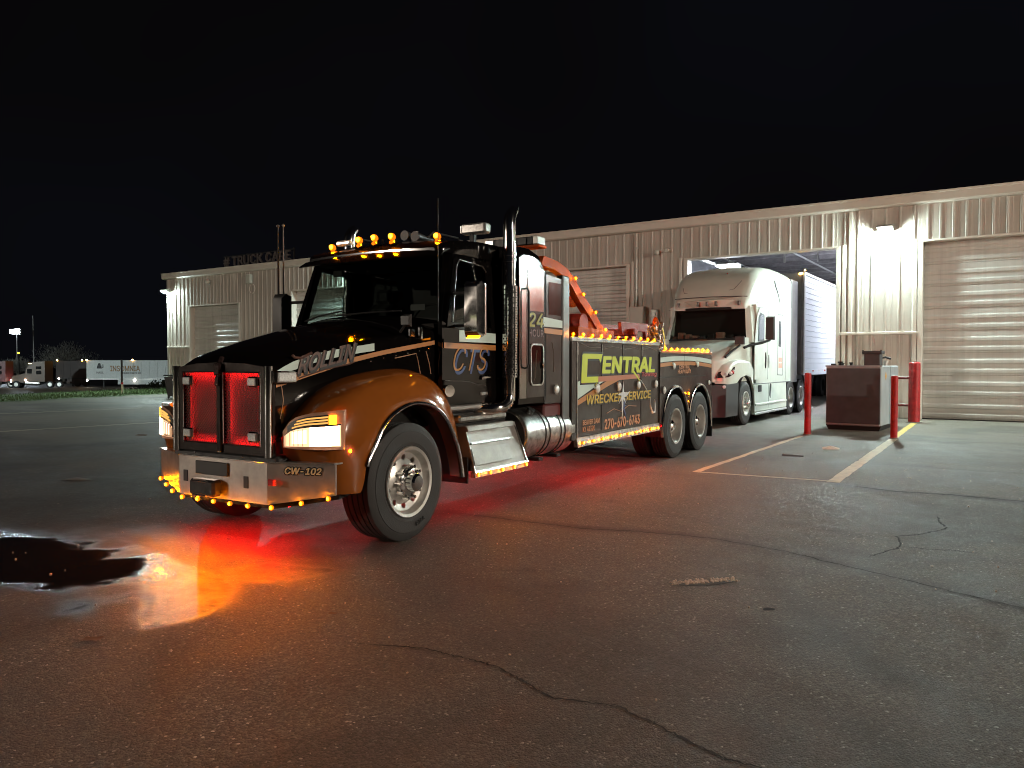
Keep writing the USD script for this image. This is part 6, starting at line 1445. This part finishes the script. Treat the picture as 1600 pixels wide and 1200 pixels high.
em = union_all([Point(0.5, 0.95).buffer(0.22), Polygon([(0.1, 0.35), (0.9, 0.35), (0.8, 0.85), (0.5, 0.75), (0.2, 0.85)]), Polygon([(0.85, 0.4), (1.15, 0.5), (1.1, 1.0), (1.02, 1.0), (1.0, 0.6)])])
put(T1, 'emblem', prism(em, 0.01, lambda p: np.stack([1.55 + p[:, 0], -1.282 - p[:, 2], 2.45 + p[:, 1]], 1)), BLKLET)
put(T1, 'emblem_word', text('HAUL', 0.3, lambda p: np.stack([1.6 + p[:, 0], -1.282 - p[:, 2], 2.05 + p[:, 1]], 1), length=1.1, depth=0.01), SIGNDK, smooth=False)
trailer_far(95, 121, 6.0, 4.0, FARDARK, 'far dark brown trailer left of the white lettered one', -3, ((0.3, 4.05, FARAMB), (4.3, 4.05, FARAMB), (0.5, 1.2, FARWHT)))
def semi_far(px, depth, mat, label, rot, sc=1.0):
    t = thing('parked_semi', label, 'semi truck', far(px, depth), HEAD + rot)
    b = lambda *a, **k: box(*a, **k)
    put(t, 'cab', hull([(1.9, -1.15, 0.9), (4.9, -1.15, 0.9), (1.9, 1.15, 0.9), (4.9, 1.15, 0.9), (2.3, -1.1, 2.9), (2.3, 1.1, 2.9), (3.2, -1.1, 3.75), (3.2, 1.1, 3.75), (4.9, -1.15, 3.9), (4.9, 1.15, 3.9)]), mat)
    put(t, 'hood', hull([(0.1, -0.95, 0.8), (2.0, -1.05, 0.8), (0.1, 0.95, 0.8), (2.0, 1.05, 0.8), (0.25, -0.8, 1.75), (0.25, 0.8, 1.75), (2.1, -1.0, 2.1), (2.1, 1.0, 2.1)]), mat)
    put(t, 'windshield', hull([(1.98, -1.0, 2.12), (1.98, 1.0, 2.12), (2.24, -0.98, 2.85), (2.24, 0.98, 2.85), (2.1, -1.0, 2.1), (2.3, -0.98, 2.85), (2.1, 1.0, 2.1), (2.3, 0.98, 2.85)]), MATS['smoked_window'])
    put(t, 'side_window', b(2.45, 3.1, -1.17, -1.14, 2.1, 2.75), MATS['smoked_window']); put(t, 'sleeper_window', b(3.7, 4.4, -1.17, -1.14, 2.0, 2.5), MATS['smoked_window']); put(t, 'sleeper_window', b(3.7, 4.4, -1.17, -1.14, 2.75, 3.15), MATS['smoked_window'])
    put(t, 'grille', b(0.02, 0.1, -0.6, 0.6, 0.9, 1.65), CHROME); put(t, 'bumper', b(-0.1, 0.1, -1.15, 1.15, 0.4, 0.8, 0.04), CHROME)
    put(t, 'fuel_tank', cyl((2.2, -1.0, 0.7), (4.2, -1.0, 0.7), 0.3, 16), ALU)
    for y in (0.9, 5.6, 6.9):
        put(t, 'wheel', cyl((y, -1.2, 0.52), (y, -0.85, 0.52), 0.52, 24), RUBBER); put(t, 'rim', cyl((y, -1.21, 0.52), (y, -1.18, 0.52), 0.28, 20), ALU)
    put(t, 'frame_rail', b(0.5, 7.6, -0.5, 0.5, 0.6, 0.9), DARK)
    for z, s in ((1.05, 1), (1.05, -1)):
        put(t, 'headlamp', dome((0.05, s * 0.85, 1.1), 0.16, (1, 0, 0), 0.7, 1), FARWHT)
    put(t, 'marker_lamp', b(2.6, 3.3, -1.1, -0.9, 3.55, 3.62), FARAMB); put(t, 'marker_lamp', dome((2.2, -1.2, 1.2), 0.12, (0, 1, 0), 0.6, 1), FARWHT)
    return t
semi_far(22, 112, FARTAN, 'far tan sleeper semi parked with its lamps on, left of the dark trailer', 4)
semi_far(-42, 112, FARRED, 'far red semi at the left edge of the picture', 8)
# flatbed of pale things on the red truck's roofline, bushes, trees, lamps
def bush(px, depth, r, label):
    t = thing('bush', label, 'bush', far(px, depth, float(ground_z(*far(px, depth)[:2]))))
    q = np.random.default_rng(int(px))
    tr = []
    for k in range(420):
        d = q.normal(0, 1, 3); d /= np.linalg.norm(d); rr_ = r * q.random() ** 0.35 * (0.8 + 0.4 * q.random())
        c = d * rr_ * np.array([1, 1, 0.8]) + np.array([0, 0, r * 0.85])
        if c[2] < 0.05: c[2] = 0.05
        u, w = frame_from(q.normal(0, 1, 3)); s = r * 0.10
        tr += [c - u * s, c + u * s, c + w * s * 1.6]
    put(t, 'foliage', trimesh.Trimesh(np.array(tr), np.arange(len(tr)).reshape(-1, 3), process=False), BUSHM, smooth=False)
    put(t, 'stem', [cyl((0, 0, 0), (0, 0, r), 0.05, 6)], BARK)
bush(215, 74, 0.85, 'ragged small bush in front of the lettered trailer')
bush(247, 66, 0.95, 'round dark bush near the workshop corner in front of the lettered trailer')
def bare_tree(px, depth, h, spread, label, seed):
    g = far(px, depth)
    t = thing('bare_tree', label, 'tree', g)
    q = np.random.default_rng(seed)
    put(t, 'trunk', tube([(0, 0, 0), (0.1, 0, h * 0.2), (0, 0.1, h * 0.42)], [0.28, 0.2, 0.13], 8), BARK)
    tw, limbs = [], []
    for k in range(22):
        a = q.uniform(0, 6.28); el = q.uniform(0.25, 1.3)
        p0 = np.array([0, 0, h * q.uniform(0.18, 0.42)]); d = np.array([math.cos(a) * math.cos(el), math.sin(a) * math.cos(el), math.sin(el)])
        L = spread * q.uniform(0.7, 1.05)
        p1 = p0 + d * L * 0.5 * np.array([1, 1, 0.9]); p2 = p0 + d * L * np.array([1, 1, 0.72])
        limbs.append(tube([p0, p1, p2], [0.09, 0.05, 0.02], 5))
        for j in range(190):
            v = q.normal(0, 1, 3); v[2] = abs(v[2]); v /= np.linalg.norm(v)
            c = np.array([0, 0, h * 0.34]) + v * spread * q.random() ** 0.45 * np.array([1, 1, 0.72]) * (0.85 + 0.2 * math.sin(v[0] * 7 + v[1] * 5)); e = v * 0.6 + q.normal(0, 0.5, 3) + np.array([0, 0, 0.2]); e /= np.linalg.norm(e)
            l = q.uniform(0.25, 0.7); u, w = frame_from(e); ww = 0.035
            tw += [c - u * ww, c + u * ww, c + e * l]
    put(t, 'limb', limbs, BARK)
    put(t, 'crown', trimesh.Trimesh(np.array(tw), np.arange(len(tw)).reshape(-1, 3), process=False), TWIG, smooth=False)
bare_tree(28, 140, 6.6, 3.2, 'small pale bare tree lit white behind the parked semi trucks', 1)
bare_tree(100, 142, 9.0, 6.2, 'wide dim bare tree behind the dark trailer', 2)
FP = thing('light_pole', 'tall floodlight pole with glaring white lamps beyond the parked trucks', 'light pole', far(27, 150))
put(FP, 'pole', cyl((0, 0, 0), (0, 0, 9.4), 0.12, 12, 0.09), STEEL)
put(FP, 'crossarm', box(-1.9, 1.9, -0.06, 0.06, 9.2, 9.35), STEEL)
for x in (-1.5, -0.5, 0.5, 1.5):
    put(FP, 'lamp_head', box(x - 0.48, x + 0.48, -0.3, 0.1, 9.36, 10.3, 0.05), STEEL)
    put(FP, 'lens', box(x - 0.45, x + 0.45, -0.33, -0.305, 9.40, 10.26), FLOOD)
UP = thing('utility_pole', 'thin unlit pole right of the glaring floodlights', 'pole', far(53, 155))
put(UP, 'pole', cyl((0, 0, 0), (0, 0, 13.2), 0.14, 10, 0.08), STEEL); put(UP, 'cap', dome((0, 0, 13.2), 0.1, (0, 0, 1), 1, 1), STEEL)
SL = thing('lamp_standard', 'short dark post with a small lamp before the lit bare tree', 'lamp post', far(30, 128))
put(SL, 'post', cyl((0, 0, 0), (0, 0, 5.3), 0.09, 8), DARK); put(SL, 'lamp', dome((0, -0.05, 5.3), 0.12, (0, 0, 1), 0.8, 1), FARYEL)

# lot lamps on poles behind the viewpoint, like the floodlight pole in view
def lot_pole(x, y, rz, label, first=None, lens=None):
    if first:
        return copy_thing(first, 'lot_lamp_pole', label, (x, y, 0), rz)
    t = thing('lot_lamp_pole', label, 'light pole', (x, y, 0), rz)
    put(t, 'pole', cyl((0, 0, 0), (0, 0, 9), 0.1, 12, 0.07), STEEL); put(t, 'base', cyl((0, 0, 0), (0, 0, 0.6), 0.3, 16), CONC)
    put(t, 'lamp_head', hull([(-0.4, 0.0, 9.0), (0.4, 0.0, 9.0), (-0.4, 0.6, 9.25), (0.4, 0.6, 9.25), (-0.4, 0.0, 9.2), (0.4, 0.0, 9.2), (-0.4, 0.6, 9.4), (0.4, 0.6, 9.4)]), STEEL)
    put(t, 'lens', hull([(-0.34, 0.03, 8.985), (0.34, 0.03, 8.985), (-0.34, 0.58, 9.215), (0.34, 0.58, 9.215), (-0.34, 0.03, 8.995), (0.34, 0.03, 8.995), (-0.34, 0.58, 9.225), (0.34, 0.58, 9.225)]), lens or LOT)
    return t
lp = lot_pole(25, 9.5, 75, 'lot lamp pole far to the right of the trucks, outside the frame')
lot_pole(-32, -28, -35, 'lot lamp pole far behind the viewpoint, to the left', lp)
g = far(-640, 70); h_ = far(190, 116)
lot_pole(g[0], g[1], math.degrees(math.atan2(-(h_[0] - g[0]), h_[1] - g[1])), 'lot lamp pole beyond the left edge of the frame, before the parked trucks', lens=LOTCOOL)
